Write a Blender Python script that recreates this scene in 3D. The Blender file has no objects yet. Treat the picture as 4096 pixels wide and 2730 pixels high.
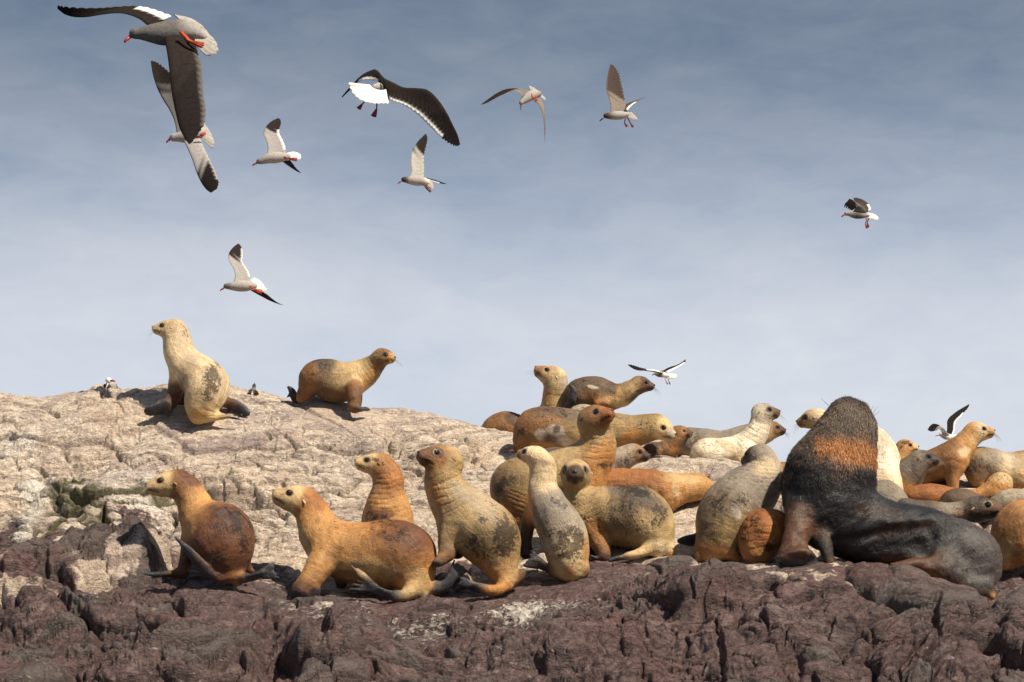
import bpy, math, random
import numpy as np
from mathutils import Vector

random.seed(7)
scene = bpy.context.scene

# ------------------------------------------------------------------ camera, sky, sun, exposure
PITCH = math.radians(8.0)
FPX = 2562.0                      # focal length in pixels of a 1024 px wide picture
CAM = np.array([0.0, 0.0, 3.0])
cam_data = bpy.data.cameras.new('camera')
cam_data.sensor_width = 36.0
cam_data.lens = 36.0 * FPX / 1024.0
cam_data.clip_start = 0.1
cam_data.clip_end = 20000.0
cam = bpy.data.objects.new('camera', cam_data)
scene.collection.objects.link(cam)
cam.location = CAM
cam.rotation_euler = (math.radians(90) + PITCH, 0, 0)
scene.camera = cam

SUN_AZ = math.radians(46)         # sun stands to the right of the view and behind the viewer
SUN_EL = math.radians(50)
sun_dir = Vector((math.sin(SUN_AZ) * math.cos(SUN_EL), -math.cos(SUN_AZ) * math.cos(SUN_EL), math.sin(SUN_EL)))

world = bpy.data.worlds.new('World')
scene.world = world
world.use_nodes = True
nt = world.node_tree
nt.nodes.clear()
out = nt.nodes.new('ShaderNodeOutputWorld')
bg = nt.nodes.new('ShaderNodeBackground')
sky = nt.nodes.new('ShaderNodeTexSky')
sky.sky_type = 'NISHITA'
sky.sun_disc = False
sky.sun_elevation = SUN_EL
sky.sun_rotation = math.radians(180) - SUN_AZ
sky.altitude = 0
sky.air_density = 1.0
sky.dust_density = 1.2
sky.ozone_density = 1.0
bg.inputs['Strength'].default_value = 0.0715
tc = nt.nodes.new('ShaderNodeTexCoord')
sep = nt.nodes.new('ShaderNodeSeparateXYZ')
nt.links.new(tc.outputs['Generated'], sep.inputs[0])
# thin wind-drawn cloud veil, thicker towards the horizon
mp = nt.nodes.new('ShaderNodeMapping')
mp.inputs['Scale'].default_value = (5.0, 5.0, 13.0)
mp.inputs['Rotation'].default_value = (0.0, math.radians(14), 0.0)
nt.links.new(tc.outputs['Generated'], mp.inputs[0])
n1 = nt.nodes.new('ShaderNodeTexNoise')
n1.inputs['Scale'].default_value = 1.3
n1.inputs['Detail'].default_value = 7
n1.inputs['Roughness'].default_value = 0.56
n1.inputs['Distortion'].default_value = 0.35
nt.links.new(mp.outputs[0], n1.inputs['Vector'])
n2 = nt.nodes.new('ShaderNodeTexNoise')
n2.inputs['Scale'].default_value = 6.5
n2.inputs['Detail'].default_value = 9
n2.inputs['Roughness'].default_value = 0.58
n2.inputs['Distortion'].default_value = 0.5
nt.links.new(mp.outputs[0], n2.inputs['Vector'])
def wmath(op, a, b=None, c=None, clamp=False):
    m = nt.nodes.new('ShaderNodeMath'); m.operation = op; m.use_clamp = clamp
    for i, v in enumerate((a, b, c)):
        if v is None: continue
        if isinstance(v, (int, float)): m.inputs[i].default_value = v
        else: nt.links.new(v, m.inputs[i])
    return m.outputs[0]
nn = wmath('MULTIPLY_ADD', n2.outputs['Fac'], 0.36, wmath('MULTIPLY', n1.outputs['Fac'], 0.79))
veil = nt.nodes.new('ShaderNodeMapRange')
veil.inputs['From Min'].default_value = 0.42
veil.inputs['From Max'].default_value = 0.74
nt.links.new(nn, veil.inputs['Value'])
# elevation: z of the view direction
el = nt.nodes.new('ShaderNodeMapRange')
el.inputs['From Min'].default_value = 0.10
el.inputs['From Max'].default_value = 0.30
el.interpolation_type = 'SMOOTHERSTEP'
nt.links.new(sep.outputs['Z'], el.inputs['Value'])
ramp = nt.nodes.new('ShaderNodeValToRGB')      # colour of the clear air between the clouds
ramp.color_ramp.elements[0].position = 0.0
ramp.color_ramp.elements[0].color = (0.70, 0.755, 0.86, 1)
ramp.color_ramp.elements[1].position = 1.0
ramp.color_ramp.elements[1].color = (0.102, 0.152, 0.235, 1)
e = ramp.color_ramp.elements.new(0.5); e.color = (0.33, 0.40, 0.525, 1)
nt.links.new(el.outputs[0], ramp.inputs['Fac'])
ramp2 = nt.nodes.new('ShaderNodeValToRGB')     # colour of the cloud veil
ramp2.color_ramp.elements[0].position = 0.0
ramp2.color_ramp.elements[0].color = (0.86, 0.88, 0.94, 1)
ramp2.color_ramp.elements[1].position = 1.0
ramp2.color_ramp.elements[1].color = (0.22, 0.27, 0.345, 1)
e = ramp2.color_ramp.elements.new(0.5); e.color = (0.50, 0.545, 0.64, 1)
nt.links.new(el.outputs[0], ramp2.inputs['Fac'])
mixc = nt.nodes.new('ShaderNodeMix'); mixc.data_type = 'RGBA'
nt.links.new(veil.outputs[0], mixc.inputs['Factor'])
nt.links.new(ramp.outputs['Color'], mixc.inputs['A'])
nt.links.new(ramp2.outputs['Color'], mixc.inputs['B'])
scl = nt.nodes.new('ShaderNodeMix'); scl.data_type = 'RGBA'; scl.blend_type = 'MULTIPLY'
scl.inputs['Factor'].default_value = 1.0
nt.links.new(mixc.outputs['Result'], scl.inputs['A'])
scl.inputs['B'].default_value = (9.0, 9.0, 9.0, 1)
# the Nishita sky takes over well away from the veil (overhead)
up = nt.nodes.new('ShaderNodeMapRange')
up.inputs['From Min'].default_value = 0.35
up.inputs['From Max'].default_value = 0.8
up.inputs['To Min'].default_value = 0.12
up.inputs['To Max'].default_value = 0.9
nt.links.new(sep.outputs['Z'], up.inputs['Value'])
fin = nt.nodes.new('ShaderNodeMix'); fin.data_type = 'RGBA'
nt.links.new(up.outputs[0], fin.inputs['Factor'])
nt.links.new(scl.outputs['Result'], fin.inputs['A'])
nt.links.new(sky.outputs['Color'], fin.inputs['B'])
nt.links.new(fin.outputs['Result'], bg.inputs['Color'])
nt.links.new(bg.outputs[0], out.inputs['Surface'])

sl = bpy.data.lights.new('sun', 'SUN')
sl.energy = 5.0
sl.angle = math.radians(0.5)
sl.color = (1.0, 0.90, 0.75)
so = bpy.data.objects.new('sun', sl)
so.rotation_euler = sun_dir.to_track_quat('Z', 'Y').to_euler()
so.location = (20, -20, 30)
scene.collection.objects.link(so)

scene.view_settings.view_transform = 'Standard'
scene.view_settings.look = 'None'
scene.view_settings.exposure = 0.5
scene.view_settings.gamma = 1.0

# ------------------------------------------------------------------ geometry helpers
cP, sP = math.cos(PITCH), math.sin(PITCH)

def unproject(u, v, Y):
    """world point on the line of sight of picture point (u, v) at distance Y ahead"""
    a = (np.asarray(u, float) - 512.0) / FPX
    b = (341.0 - np.asarray(v, float)) / FPX
    dy = cP - b * sP
    dz = sP + b * cP
    t = np.asarray(Y, float) / dy
    return np.stack([a * t, dy * t, CAM[2] + dz * t], -1)

def px_m(Y):
    return Y / cP / FPX

def tag(o, label=None, cat=None, group=None, kind=None):
    if label: o['label'] = label
    if cat: o['category'] = cat
    if group: o['group'] = group
    if kind: o['kind'] = kind
    return o

def mesh_obj(name, verts, faces, mat, parent=None, origin=None, smooth=True, cols=None, quads=False):
    me = bpy.data.meshes.new(name)
    verts = np.asarray(verts, np.float64)
    if origin is not None: verts = verts - np.asarray(origin)
    if isinstance(faces, np.ndarray) and faces.ndim == 2:
        nf, k = faces.shape
        me.vertices.add(len(verts)); me.vertices.foreach_set('co', verts.astype(np.float32).ravel())
        me.loops.add(nf * k); me.loops.foreach_set('vertex_index', faces.astype(np.int32).ravel())
        me.polygons.add(nf)
        me.polygons.foreach_set('loop_start', np.arange(0, nf * k, k, dtype=np.int32))
        me.polygons.foreach_set('loop_total', np.full(nf, k, np.int32))
        me.update(calc_edges=True)
    else:
        me.from_pydata([tuple(v) for v in verts], [], [tuple(f) for f in faces])
    if cols is not None:
        for nm, c in cols.items():
            if isinstance(c, tuple):
                at = me.attributes.new(nm, 'FLOAT_VECTOR', 'POINT'); at.data.foreach_set('vector', c[1].astype(np.float32).ravel()); continue
            if c.ndim == 2:
                at = me.color_attributes.new(nm, 'FLOAT_COLOR', 'POINT')
                c4 = c if c.shape[1] == 4 else np.concatenate([c, np.ones((len(c), 1))], 1)
                at.data.foreach_set('color', c4.astype(np.float32).ravel())
            else:
                at = me.attributes.new(nm, 'FLOAT', 'POINT')
                at.data.foreach_set('value', c.astype(np.float32).ravel())
    if smooth:
        me.polygons.foreach_set('use_smooth', np.ones(len(me.polygons), bool))
    me.validate()
    me.materials.append(mat)
    o = bpy.data.objects.new(name, me)
    scene.collection.objects.link(o)
    if parent is not None: o.parent = parent
    return o

def empty(name, loc):
    o = bpy.data.objects.new(name, None)
    o.location = tuple(loc)
    o.empty_display_size = 0.1
    scene.collection.objects.link(o)
    return o

def catmull(P, n):
    """Catmull-Rom resample of rows of P, n steps per span"""
    P = np.asarray(P, float)
    if len(P) < 3:
        t = np.linspace(0, 1, n + 1)[:, None]
        return P[0] * (1 - t) + P[-1] * t
    Q = np.vstack([2 * P[0] - P[1], P, 2 * P[-1] - P[-2]])
    out = []
    for i in range(len(P) - 1):
        p0, p1, p2, p3 = Q[i], Q[i + 1], Q[i + 2], Q[i + 3]
        for k in range(n):
            t = k / n
            out.append(0.5 * ((2 * p1) + (-p0 + p2) * t + (2 * p0 - 5 * p1 + 4 * p2 - p3) * t * t + (-p0 + 3 * p1 - 3 * p2 + p3) * t ** 3))
    out.append(P[-1])
    return np.array(out)

# --- noise
def hashf(*ints):
    h = np.zeros(np.broadcast(*ints).shape, np.uint32) if len(ints) > 1 else np.zeros(np.shape(ints[0]), np.uint32)
    for k, v in enumerate(ints):
        h = h ^ (np.asarray(v).astype(np.int64).astype(np.uint32) * np.uint32([374761393, 668265263, 2246822519, 3266489917][k % 4]))
        h = (h ^ (h >> np.uint32(13))) * np.uint32(1274126177)
        h = h ^ (h >> np.uint32(16))
    return (h & np.uint32(0xFFFFFF)).astype(np.float32) / np.float32(0xFFFFFF)

def vnoise(p, seed=0):
    """value noise -1..1 at points p (N,3) or (N,2)"""
    p = np.asarray(p, np.float32)
    i = np.floor(p).astype(np.int64)
    f = p - i
    f = f * f * f * (f * (f * 6 - 15) + 10)
    d = p.shape[1]
    res = 0
    for c in range(2 ** d):
        w = 1.0
        idx = []
        for a in range(d):
            b = (c >> a) & 1
            w = w * (f[:, a] if b else 1 - f[:, a])
            idx.append(i[:, a] + b)
        res = res + w * hashf(*idx, np.full(len(p), seed))
    return res * 2 - 1

def fbm(p, octaves=4, seed=0, gain=0.5, lac=2.03):
    a = 1.0; s = 0; tot = 0
    p = np.array(p, np.float32)
    for o in range(octaves):
        s = s + a * vnoise(p, seed + o * 17)
        tot += a; a *= gain
        p = p * lac + 13.7
    return s / tot

def sstep(x, a, b):
    t = np.clip((x - a) / (b - a), 0, 1)
    return t * t * (3 - 2 * t)

# --- signed distance bodies
def cone_d(P, a, b, ra, rb, n=None, k=1.0):
    ba = b - a
    pa = P - a
    if n is not None and k != 1.0:
        pa = pa + ((k - 1) * (pa @ n))[..., None] * n
        ba = ba + (k - 1) * (ba @ n) * n
    l2 = float(ba @ ba) + 1e-12
    t = np.clip((pa @ ba) / l2, 0, 1)
    q = pa - t[..., None] * ba
    d = np.sqrt((q * q).sum(-1)) - (ra + t * (rb - ra))
    return d if k == 1.0 else d / k

def smin(a, b, k):
    h = np.clip(0.5 + 0.5 * (b - a) / k, 0, 1)
    return b * (1 - h) + a * h - k * h * (1 - h)

def smax(a, b, k):
    return -smin(-a, -b, k)

class SDF:
    """groups of tapered capsules, blended one after another; carve groups are subtracted"""
    def __init__(s): s.groups = []
    def add(s, prims, k, carve=False): s.groups.append((prims, k, carve))
    # prim: (a, b, ra, rb, colA, colB, n, kk)
    def bounds(s):
        lo = np.full(3, 1e9); hi = -lo
        for prims, k, cv in s.groups:
            if cv: continue
            for p in prims:
                r = max(p[2], p[3])
                lo = np.minimum(lo, np.minimum(p[0], p[1]) - r); hi = np.maximum(hi, np.maximum(p[0], p[1]) + r)
        return lo, hi
    def mesh(s, h):
        lo, hi = s.bounds(); lo = lo - 3 * h; hi = hi + 3 * h
        n = np.ceil((hi - lo) / h).astype(int) + 1
        xs = [lo[a] + h * np.arange(n[a]) for a in range(3)]
        acc = None
        for prims, k, cv in s.groups:
            g = np.full(n, 0.35, np.float32)
            for p in prims:
                r = max(p[2], p[3]) + max(k, 2 * h) + 2 * h
                l = np.minimum(p[0], p[1]) - r; u = np.maximum(p[0], p[1]) + r
                i0 = np.clip(np.floor((l - lo) / h).astype(int), 0, n - 1); i1 = np.clip(np.ceil((u - lo) / h).astype(int) + 1, 1, n)
                if np.any(i1 <= i0): continue
                X, Y, Z = np.meshgrid(xs[0][i0[0]:i1[0]], xs[1][i0[1]:i1[1]], xs[2][i0[2]:i1[2]], indexing='ij')
                P = np.stack([X, Y, Z], -1).astype(np.float32)
                d = cone_d(P, p[0], p[1], p[2], p[3], p[6], p[7])
                sl_ = (slice(i0[0], i1[0]), slice(i0[1], i1[1]), slice(i0[2], i1[2]))
                g[sl_] = np.minimum(g[sl_], d)
            if acc is None: acc = g
            elif cv: acc = smax(acc, -g, k)
            else: acc = smin(acc, g, k) if k > 0 else np.minimum(acc, g)
        s.acc = acc
        return surface_nets(acc, lo, h)
    def dist(s, P):
        acc = None
        for prims, k, cv in s.groups:
            g = np.full(len(P), 9.0)
            for p in prims: g = np.minimum(g, cone_d(P, p[0], p[1], p[2], p[3], p[6], p[7]))
            if acc is None: acc = g
            elif cv: acc = smax(acc, -g, k)
            else: acc = smin(acc, g, k) if k > 0 else np.minimum(acc, g)
        return acc
    def colour(s, P, tau=0.012):
        W = np.zeros(len(P)); C = np.zeros((len(P), 3))
        P32 = P.astype(np.float32)
        for prims, k, cv in s.groups:
            if cv: continue
            for p in prims:
                d = cone_d(P32, p[0], p[1], p[2], p[3], p[6], p[7])
                ba = p[1] - p[0]
                t = np.clip(((P32 - p[0]) @ ba) / (ba @ ba + 1e-9), 0, 1)[:, None]
                w = np.exp(-np.clip(d, -0.5, 2) / tau * 1.0).clip(0, 1e12)
                c = np.asarray(p[4]) * (1 - t) + np.asarray(p[5]) * t
                W += w; C += w[:, None] * c
        return C / W[:, None]

def surface_nets(g, lo, h):
    ins = g < 0
    nx, ny, nz = g.shape
    c = [ins[a:nx - 1 + a, b:ny - 1 + b, d:nz - 1 + d] for a in (0, 1) for b in (0, 1) for d in (0, 1)]
    s = sum(x.astype(np.int8) for x in c)
    act = (s > 0) & (s < 8)
    idx = np.argwhere(act)
    vid = np.full(act.shape, -1, np.int64); vid[act] = np.arange(len(idx))
    acc = np.zeros((len(idx), 3)); cnt = np.zeros(len(idx))
    corners = [(a, b, d) for a in (0, 1) for b in (0, 1) for d in (0, 1)]
    for i, A in enumerate(corners):
        for j, B in enumerate(corners):
            if j <= i or sum(abs(A[q] - B[q]) for q in range(3)) != 1: continue
            ga = g[idx[:, 0] + A[0], idx[:, 1] + A[1], idx[:, 2] + A[2]]
            gb = g[idx[:, 0] + B[0], idx[:, 1] + B[1], idx[:, 2] + B[2]]
            m = (ga < 0) != (gb < 0)
            t = np.where(m, ga / np.where(m, ga - gb, 1), 0)
            pt = np.array(A) + t[:, None] * (np.array(B) - np.array(A))
            acc[m] += pt[m]; cnt[m] += 1
    V = (idx + acc / cnt[:, None]) * h + lo
    F = []
    for ax in range(3):
        a, b = (ax + 1) % 3, (ax + 2) % 3
        sl0 = [slice(1, -1)] * 3; sl0[ax] = slice(0, -1)
        sl1 = list(sl0); sl1[ax] = slice(1, None)
        p = ins[tuple(sl0)]; q = ins[tuple(sl1)]
        for m, flip in ((p & ~q, False), (~p & q, True)):
            e_ = np.argwhere(m) + 1
            e_[:, ax] -= 1
            if len(e_) == 0: continue
            def cell(da, db):
                k = e_.copy(); k[:, a] += da; k[:, b] += db
                return vid[k[:, 0], k[:, 1], k[:, 2]]
            qd = np.stack([cell(-1, -1), cell(0, -1), cell(0, 0), cell(-1, 0)], 1)
            if flip: qd = qd[:, ::-1]
            F.append(qd)
    F = np.concatenate(F)
    F = F[(F >= 0).all(1)]
    # a light smoothing pass
    E = np.concatenate([F[:, [0, 1]], F[:, [1, 2]], F[:, [2, 3]], F[:, [3, 0]]])
    for _ in range(2):
        dg = np.bincount(E[:, 0], minlength=len(V)) + np.bincount(E[:, 1], minlength=len(V))
        S = np.stack([np.bincount(E[:, 0], V[E[:, 1], q], len(V)) + np.bincount(E[:, 1], V[E[:, 0], q], len(V)) for q in range(3)], 1)
        V = V * 0.5 + 0.5 * S / np.maximum(dg, 1)[:, None]
    return V, F

def vert_normals(V, F):
    fn = np.cross(V[F[:, 2]] - V[F[:, 0]], V[F[:, 3]] - V[F[:, 1]])
    N = np.zeros_like(V)
    for j in range(4):
        for q in range(3): N[:, q] += np.bincount(F[:, j], fn[:, q], len(V))
    return N / (np.linalg.norm(N, axis=1, keepdims=True) + 1e-12)
# ------------------------------------------------------------------ materials
def new_mat(name):
    m = bpy.data.materials.new(name); m.use_nodes = True
    t = m.node_tree; b = t.nodes['Principled BSDF']
    return m, t, b

def N(t, kind, **kw):
    n = t.nodes.new(kind)
    for k, v in kw.items():
        if k.startswith('i_'): n.inputs[k[2:].replace('_', ' ')].default_value = v
        else: setattr(n, k, v)
    return n

def mixrgb(t, fac, a, b, mode='MIX'):
    m = N(t, 'ShaderNodeMix', data_type='RGBA', blend_type=mode)
    for s, v in ((0, fac), (6, a), (7, b)):
        if isinstance(v, (int, float)): m.inputs[s].default_value = v
        elif isinstance(v, tuple): m.inputs[s].default_value = (*v, 1) if len(v) == 3 else v
        else: t.links.new(v, m.inputs[s])
    return m.outputs[2]

def ramp_of(t, src, stops):
    r = N(t, 'ShaderNodeValToRGB')
    cr = r.color_ramp
    while len(cr.elements) > 1: cr.elements.remove(cr.elements[-1])
    for i, (p, c) in enumerate(stops):
        e = cr.elements[0] if i == 0 else cr.elements.new(p)
        e.position = p
        e.color = (c, c, c, 1) if isinstance(c, (int, float)) else (*c, 1)
    t.links.new(src, r.inputs[0])
    return r.outputs[0]

def noise(t, vec, scale, detail=4, rough=0.5, dist=0.0):
    n = N(t, 'ShaderNodeTexNoise')
    n.inputs['Scale'].default_value = scale; n.inputs['Detail'].default_value = detail
    n.inputs['Roughness'].default_value = rough; n.inputs['Distortion'].default_value = dist
    if vec is not None: t.links.new(vec, n.inputs['Vector'])
    return n.outputs['Fac']

def math_n(t, op, a, b=None, clamp=False):
    m = N(t, 'ShaderNodeMath', operation=op, use_clamp=clamp)
    for i, v in enumerate((a, b)):
        if v is None: continue
        if isinstance(v, (int, float)): m.inputs[i].default_value = v
        else: t.links.new(v, m.inputs[i])
    return m.outputs[0]

def bump(t, h, dist, strength=1.0, prev=None):
    b = N(t, 'ShaderNodeBump')
    b.inputs['Distance'].default_value = dist; b.inputs['Strength'].default_value = strength
    t.links.new(h, b.inputs['Height'])
    if prev is not None: t.links.new(prev, b.inputs['Normal'])
    return b.outputs['Normal']

def make_rock_mat():
    m, t, b = new_mat('weathered_rock')
    geo = N(t, 'ShaderNodeTexCoord').outputs['Object']
    zone = N(t, 'ShaderNodeAttribute', attribute_name='zone').outputs['Fac']
    guano = N(t, 'ShaderNodeAttribute', attribute_name='guano').outputs['Fac']
    moss = N(t, 'ShaderNodeAttribute', attribute_name='moss').outputs['Fac']
    cell = N(t, 'ShaderNodeAttribute', attribute_name='cell').outputs['Fac']
    st = N(t, 'ShaderNodeMapping'); st.inputs['Rotation'].default_value = (0.5, 0.35, 0.3); st.inputs['Scale'].default_value = (1.0, 1.5, 2.2)
    t.links.new(geo, st.inputs[0]); sv = st.outputs[0]
    nA = noise(t, sv, 5.0, 8, 0.62, 0.4)
    nB = noise(t, sv, 22.0, 6, 0.65, 0.6)
    nC = noise(t, geo, 75.0, 5, 0.7)
    nD = noise(t, geo, 1.6, 5, 0.55, 0.3)
    # dark purple-brown porphyry
    d1 = ramp_of(t, nA, [(0.25, (0.045, 0.027, 0.025)), (0.42, (0.080, 0.045, 0.042)), (0.56, (0.145, 0.086, 0.079)), (0.7, (0.33, 0.24, 0.215))])
    d2 = ramp_of(t, nB, [(0.34, (0.042, 0.034, 0.032)), (0.5, (0.098, 0.060, 0.054)), (0.66, (0.24, 0.175, 0.155))])
    dark = mixrgb(t, 0.5, d1, d2)
    grey = mixrgb(t, ramp_of(t, cell, [(0.55, 0.0), (0.75, 0.75)]), dark, (0.105, 0.090, 0.078))
    red = mixrgb(t, ramp_of(t, nD, [(0.5, 0.0), (0.68, 0.35)]), grey, (0.135, 0.050, 0.042))
    # pale crusted slope
    l1 = ramp_of(t, nA, [(0.30, (0.13, 0.10, 0.094)), (0.42, (0.33, 0.255, 0.21)), (0.51, (0.54, 0.435, 0.335)), (0.64, (0.78, 0.67, 0.52))])
    l2 = ramp_of(t, nB, [(0.36, (0.12, 0.097, 0.092)), (0.46, (0.37, 0.29, 0.245)), (0.54, (0.60, 0.49, 0.38)), (0.66, (0.84, 0.73, 0.58))])
    light = mixrgb(t, 0.5, l1, l2)
    warm = mixrgb(t, ramp_of(t, nD, [(0.46, 0.0), (0.7, 0.55)]), light, (0.64, 0.47, 0.32))
    violet = mixrgb(t, ramp_of(t, cell, [(0.60, 0.0), (0.85, 0.6)]), warm, (0.29, 0.215, 0.205))
    zf = math_n(t, 'ADD', zone, math_n(t, 'MULTIPLY', math_n(t, 'SUBTRACT', nB, 0.5), 0.7))
    base = mixrgb(t, ramp_of(t, zf, [(0.38, 0.0), (0.62, 1.0)]), red, violet)
    gf = math_n(t, 'ADD', guano, math_n(t, 'MULTIPLY', math_n(t, 'SUBTRACT', nB, 0.5), 1.6))
    base = mixrgb(t, ramp_of(t, gf, [(0.5, 0.0), (0.78, 0.85)]), base, (0.72, 0.66, 0.57))
    grain = ramp_of(t, nC, [(0.32, 0.62), (0.5, 1.0), (0.68, 1.35)])
    base = mixrgb(t, 1.0, base, grain, 'MULTIPLY')
    mf = math_n(t, 'ADD', moss, math_n(t, 'MULTIPLY', math_n(t, 'SUBTRACT', nB, 0.5), 1.3))
    mcol = mixrgb(t, ramp_of(t, nC, [(0.35, 0.0), (0.65, 1.0)]), (0.055, 0.052, 0.018), (0.13, 0.125, 0.045))
    base = mixrgb(t, ramp_of(t, mf, [(0.52, 0.0), (0.85, 0.85)]), base, mcol)
    t.links.new(base, b.inputs['Base Color'])
    rough = math_n(t, 'ADD', math_n(t, 'MULTIPLY', zone, 0.3), math_n(t, 'MULTIPLY_ADD' if False else 'MULTIPLY', nA, 0.9))
    rr = N(t, 'ShaderNodeMapRange'); rr.inputs['From Min'].default_value = 0.3; rr.inputs['From Max'].default_value = 0.8
    rr.inputs['To Min'].default_value = 0.22; rr.inputs['To Max'].default_value = 0.85
    t.links.new(rough, rr.inputs['Value']); t.links.new(rr.outputs[0], b.inputs['Roughness'])
    b.inputs['Specular IOR Level'].default_value = 0.42
    n1_ = bump(t, nA, 0.08, 0.9)
    n2_ = bump(t, nB, 0.028, 1.0, n1_)
    n3_ = bump(t, nC, 0.010, 0.9, n2_)
    t.links.new(n3_, b.inputs['Normal'])
    return m

MAT_ROCK = make_rock_mat()

# ------------------------------------------------------------------ the rock island
UC = np.array([-900, -300, 0, 150, 300, 420, 480, 540, 600, 650, 700, 740, 800, 860, 900, 960, 1024, 1300, 1900.])
YC = np.array([5, 10, 12.5, 15.6, 17.4, 18.5, 19.42, 20.0, 20.5, 21.05, 21.6, 22.1, 22.55, 23.2, 24.0, 26.5, 32.0, 44.0])
RIDGE = np.interp(UC, [-900, -300, 0, 60, 100, 165, 230, 262, 300, 345, 370, 413, 435, 483, 522, 560, 600, 640, 665, 700, 760, 800, 1024, 1300, 1900],
                  [430, 400, 392, 396, 390, 387, 389, 396, 399, 403, 409, 416, 420, 427, 432, 422, 414, 424, 440, 452, 460, 464, 470, 480, 500])
RU = np.linspace(-900, 1900, 1401)
RIDGE_F = np.interp(RU, [-900, -300, 0, 25, 40, 52, 68, 87, 100, 125, 150, 167, 230, 262, 297, 312, 330, 346, 370, 413, 435, 483, 522, 560, 600, 640, 665, 700, 760, 800, 1024, 1300, 1900],
                    [430, 400, 390, 394, 396, 394, 389, 387, 383, 384, 382, 382, 387, 395, 402, 399, 402, 406, 410, 416, 420, 427, 432, 422, 414, 424, 440, 452, 460, 464, 470, 480, 500])
def row_table():
    T = np.zeros((len(YC), len(UC)))
    r = lambda *v: np.interp(UC, [0, 150, 300, 420, 500, 560, 640, 700, 740, 800, 860, 900, 960, 1024], v)
    T[0] = 2300; T[1] = 850; T[2] = 800; T[3] = 748
    T[4] = r(704, 702, 704, 706, 704, 700, 698, 696, 694, 692, 690, 690, 692, 694)
    T[5] = r(645, 645, 650, 655, 650, 640, 632, 624, 618, 612, 610, 610, 618, 625)
    T[6] = r(600, 598, 608, 614, 608, 596, 582, 574, 571, 566, 562, 566, 592, 604)
    T[7] = r(575, 574, 592, 596, 590, 576, 566, 563, 562, 562, 563, 568, 588, 588)
    T[8] = r(552, 553, 562, 568, 564, 556, 548, 546, 548, 550, 552, 554, 562, 564)
    T[9] = r(521, 523, 526, 526, 524, 520, 506, 504, 508, 512, 515, 516, 520, 524)
    T[10] = r(485, 487, 488, 486, 484, 478, 463, 461, 466, 480, 486, 490, 494, 496)
    T[11] = r(454, 456, 455, 455, 459, 459, 462, 464, 466, 472, 478, 480, 482, 484)
    T[12] = r(425, 426, 429, 434, 444, 444, 452, 462, 466, 469, 472, 473, 474, 476)
    T[13] = RIDGE
    T[14] = RIDGE + 8; T[15] = RIDGE + 60; T[16] = RIDGE + 160; T[17] = RIDGE + 290
    return T
ROWT = row_table()

def ground_row(u, Y):
    """picture row of the smooth rock surface along the sight line column u at distance Y"""
    u = np.atleast_1d(np.asarray(u, float)); Y = np.atleast_1d(np.asarray(Y, float))
    u, Y = np.broadcast_arrays(u, Y)
    uu = np.clip(u, UC[0], UC[-1] - 1e-6)
    iu = np.clip(np.searchsorted(UC, uu, side='right') - 1, 0, len(UC) - 2)
    fu = (uu - UC[iu]) / (UC[iu + 1] - UC[iu]); fu = fu * fu * (3 - 2 * fu)
    yy = np.clip(Y, YC[0], YC[-1] - 1e-6)
    iy = np.clip(np.searchsorted(YC, yy, side='right') - 1, 0, len(YC) - 2)
    fy = (yy - YC[iy]) / (YC[iy + 1] - YC[iy])
    # Hermite in Y with finite-difference slopes
    def col(k): return ROWT[np.clip(k, 0, len(YC) - 1), iu] * (1 - fu) + ROWT[np.clip(k, 0, len(YC) - 1), iu + 1] * fu
    def yk(k): return YC[np.clip(k, 0, len(YC) - 1)]
    r0, r1 = col(iy), col(iy + 1)
    h = yk(iy + 1) - yk(iy)
    s0 = (r1 - col(iy - 1)) / (yk(iy + 1) - yk(iy - 1)); s1 = (col(iy + 2) - r0) / np.maximum(yk(iy + 2) - yk(iy), 1e-6)
    s0 = np.where(iy == 0, (r1 - r0) / h, s0)
    t = fy; t2 = t * t; t3 = t2 * t
    row = (2 * t3 - 3 * t2 + 1) * r0 + (t3 - 2 * t2 + t) * h * s0 + (-2 * t3 + 3 * t2) * r1 + (t3 - t2) * h * s1
    fine = np.interp(uu, RU, RIDGE_F) - (np.interp(uu, UC, RIDGE))
    return row + fine * sstep(Y, 22.4, 23.2)

def solve_Y(u, v, lo=16.0, hi=23.2):
    ys = np.linspace(lo, hi, 400)
    r = ground_row(np.full(400, u), ys)
    k = np.argmax(r <= v)
    return float(ys[k]) if (r <= v).any() else hi

def worley(q, seed, aniso=(1.0, 1.0)):
    """2D cells: distance to nearest, second nearest, random per cell, tilted plane value"""
    q = np.asarray(q, np.float32) * np.array(aniso, np.float32)
    i = np.floor(q).astype(np.int64)
    F1 = np.full(len(q), 9.0, np.float32); F2 = F1.copy()
    R = np.zeros(len(q), np.float32); PL = np.zeros(len(q), np.float32)
    for dx in (-1, 0, 1):
        for dy in (-1, 0, 1):
            cx = i[:, 0] + dx; cy = i[:, 1] + dy
            sd = np.full(len(q), seed)
            jx = cx + 0.1 + 0.8 * hashf(cx, cy, sd); jy = cy + 0.1 + 0.8 * hashf(cx, cy, sd + 1)
            ex = (q[:, 0] - jx).astype(np.float32); ey = (q[:, 1] - jy).astype(np.float32)
            d = np.sqrt(ex * ex + ey * ey)
            r = hashf(cx, cy, sd + 2)
            g1 = hashf(cx, cy, sd + 3) * 2 - 1; g2 = hashf(cx, cy, sd + 4) * 1.6 - 1.35      # ledges: top flatter than the slope, front steeper
            m = d < F1
            F2 = np.where(m, F1, np.minimum(F2, d))
            F1 = np.where(m, d, F1)
            R = np.where(m, r, R); PL = np.where(m, g1 * ex + g2 * ey, PL)
    return F1, F2, R, PL

FOOT = []     # (x, y, radius) places where animals rest, the rock is worn smoother there

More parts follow.
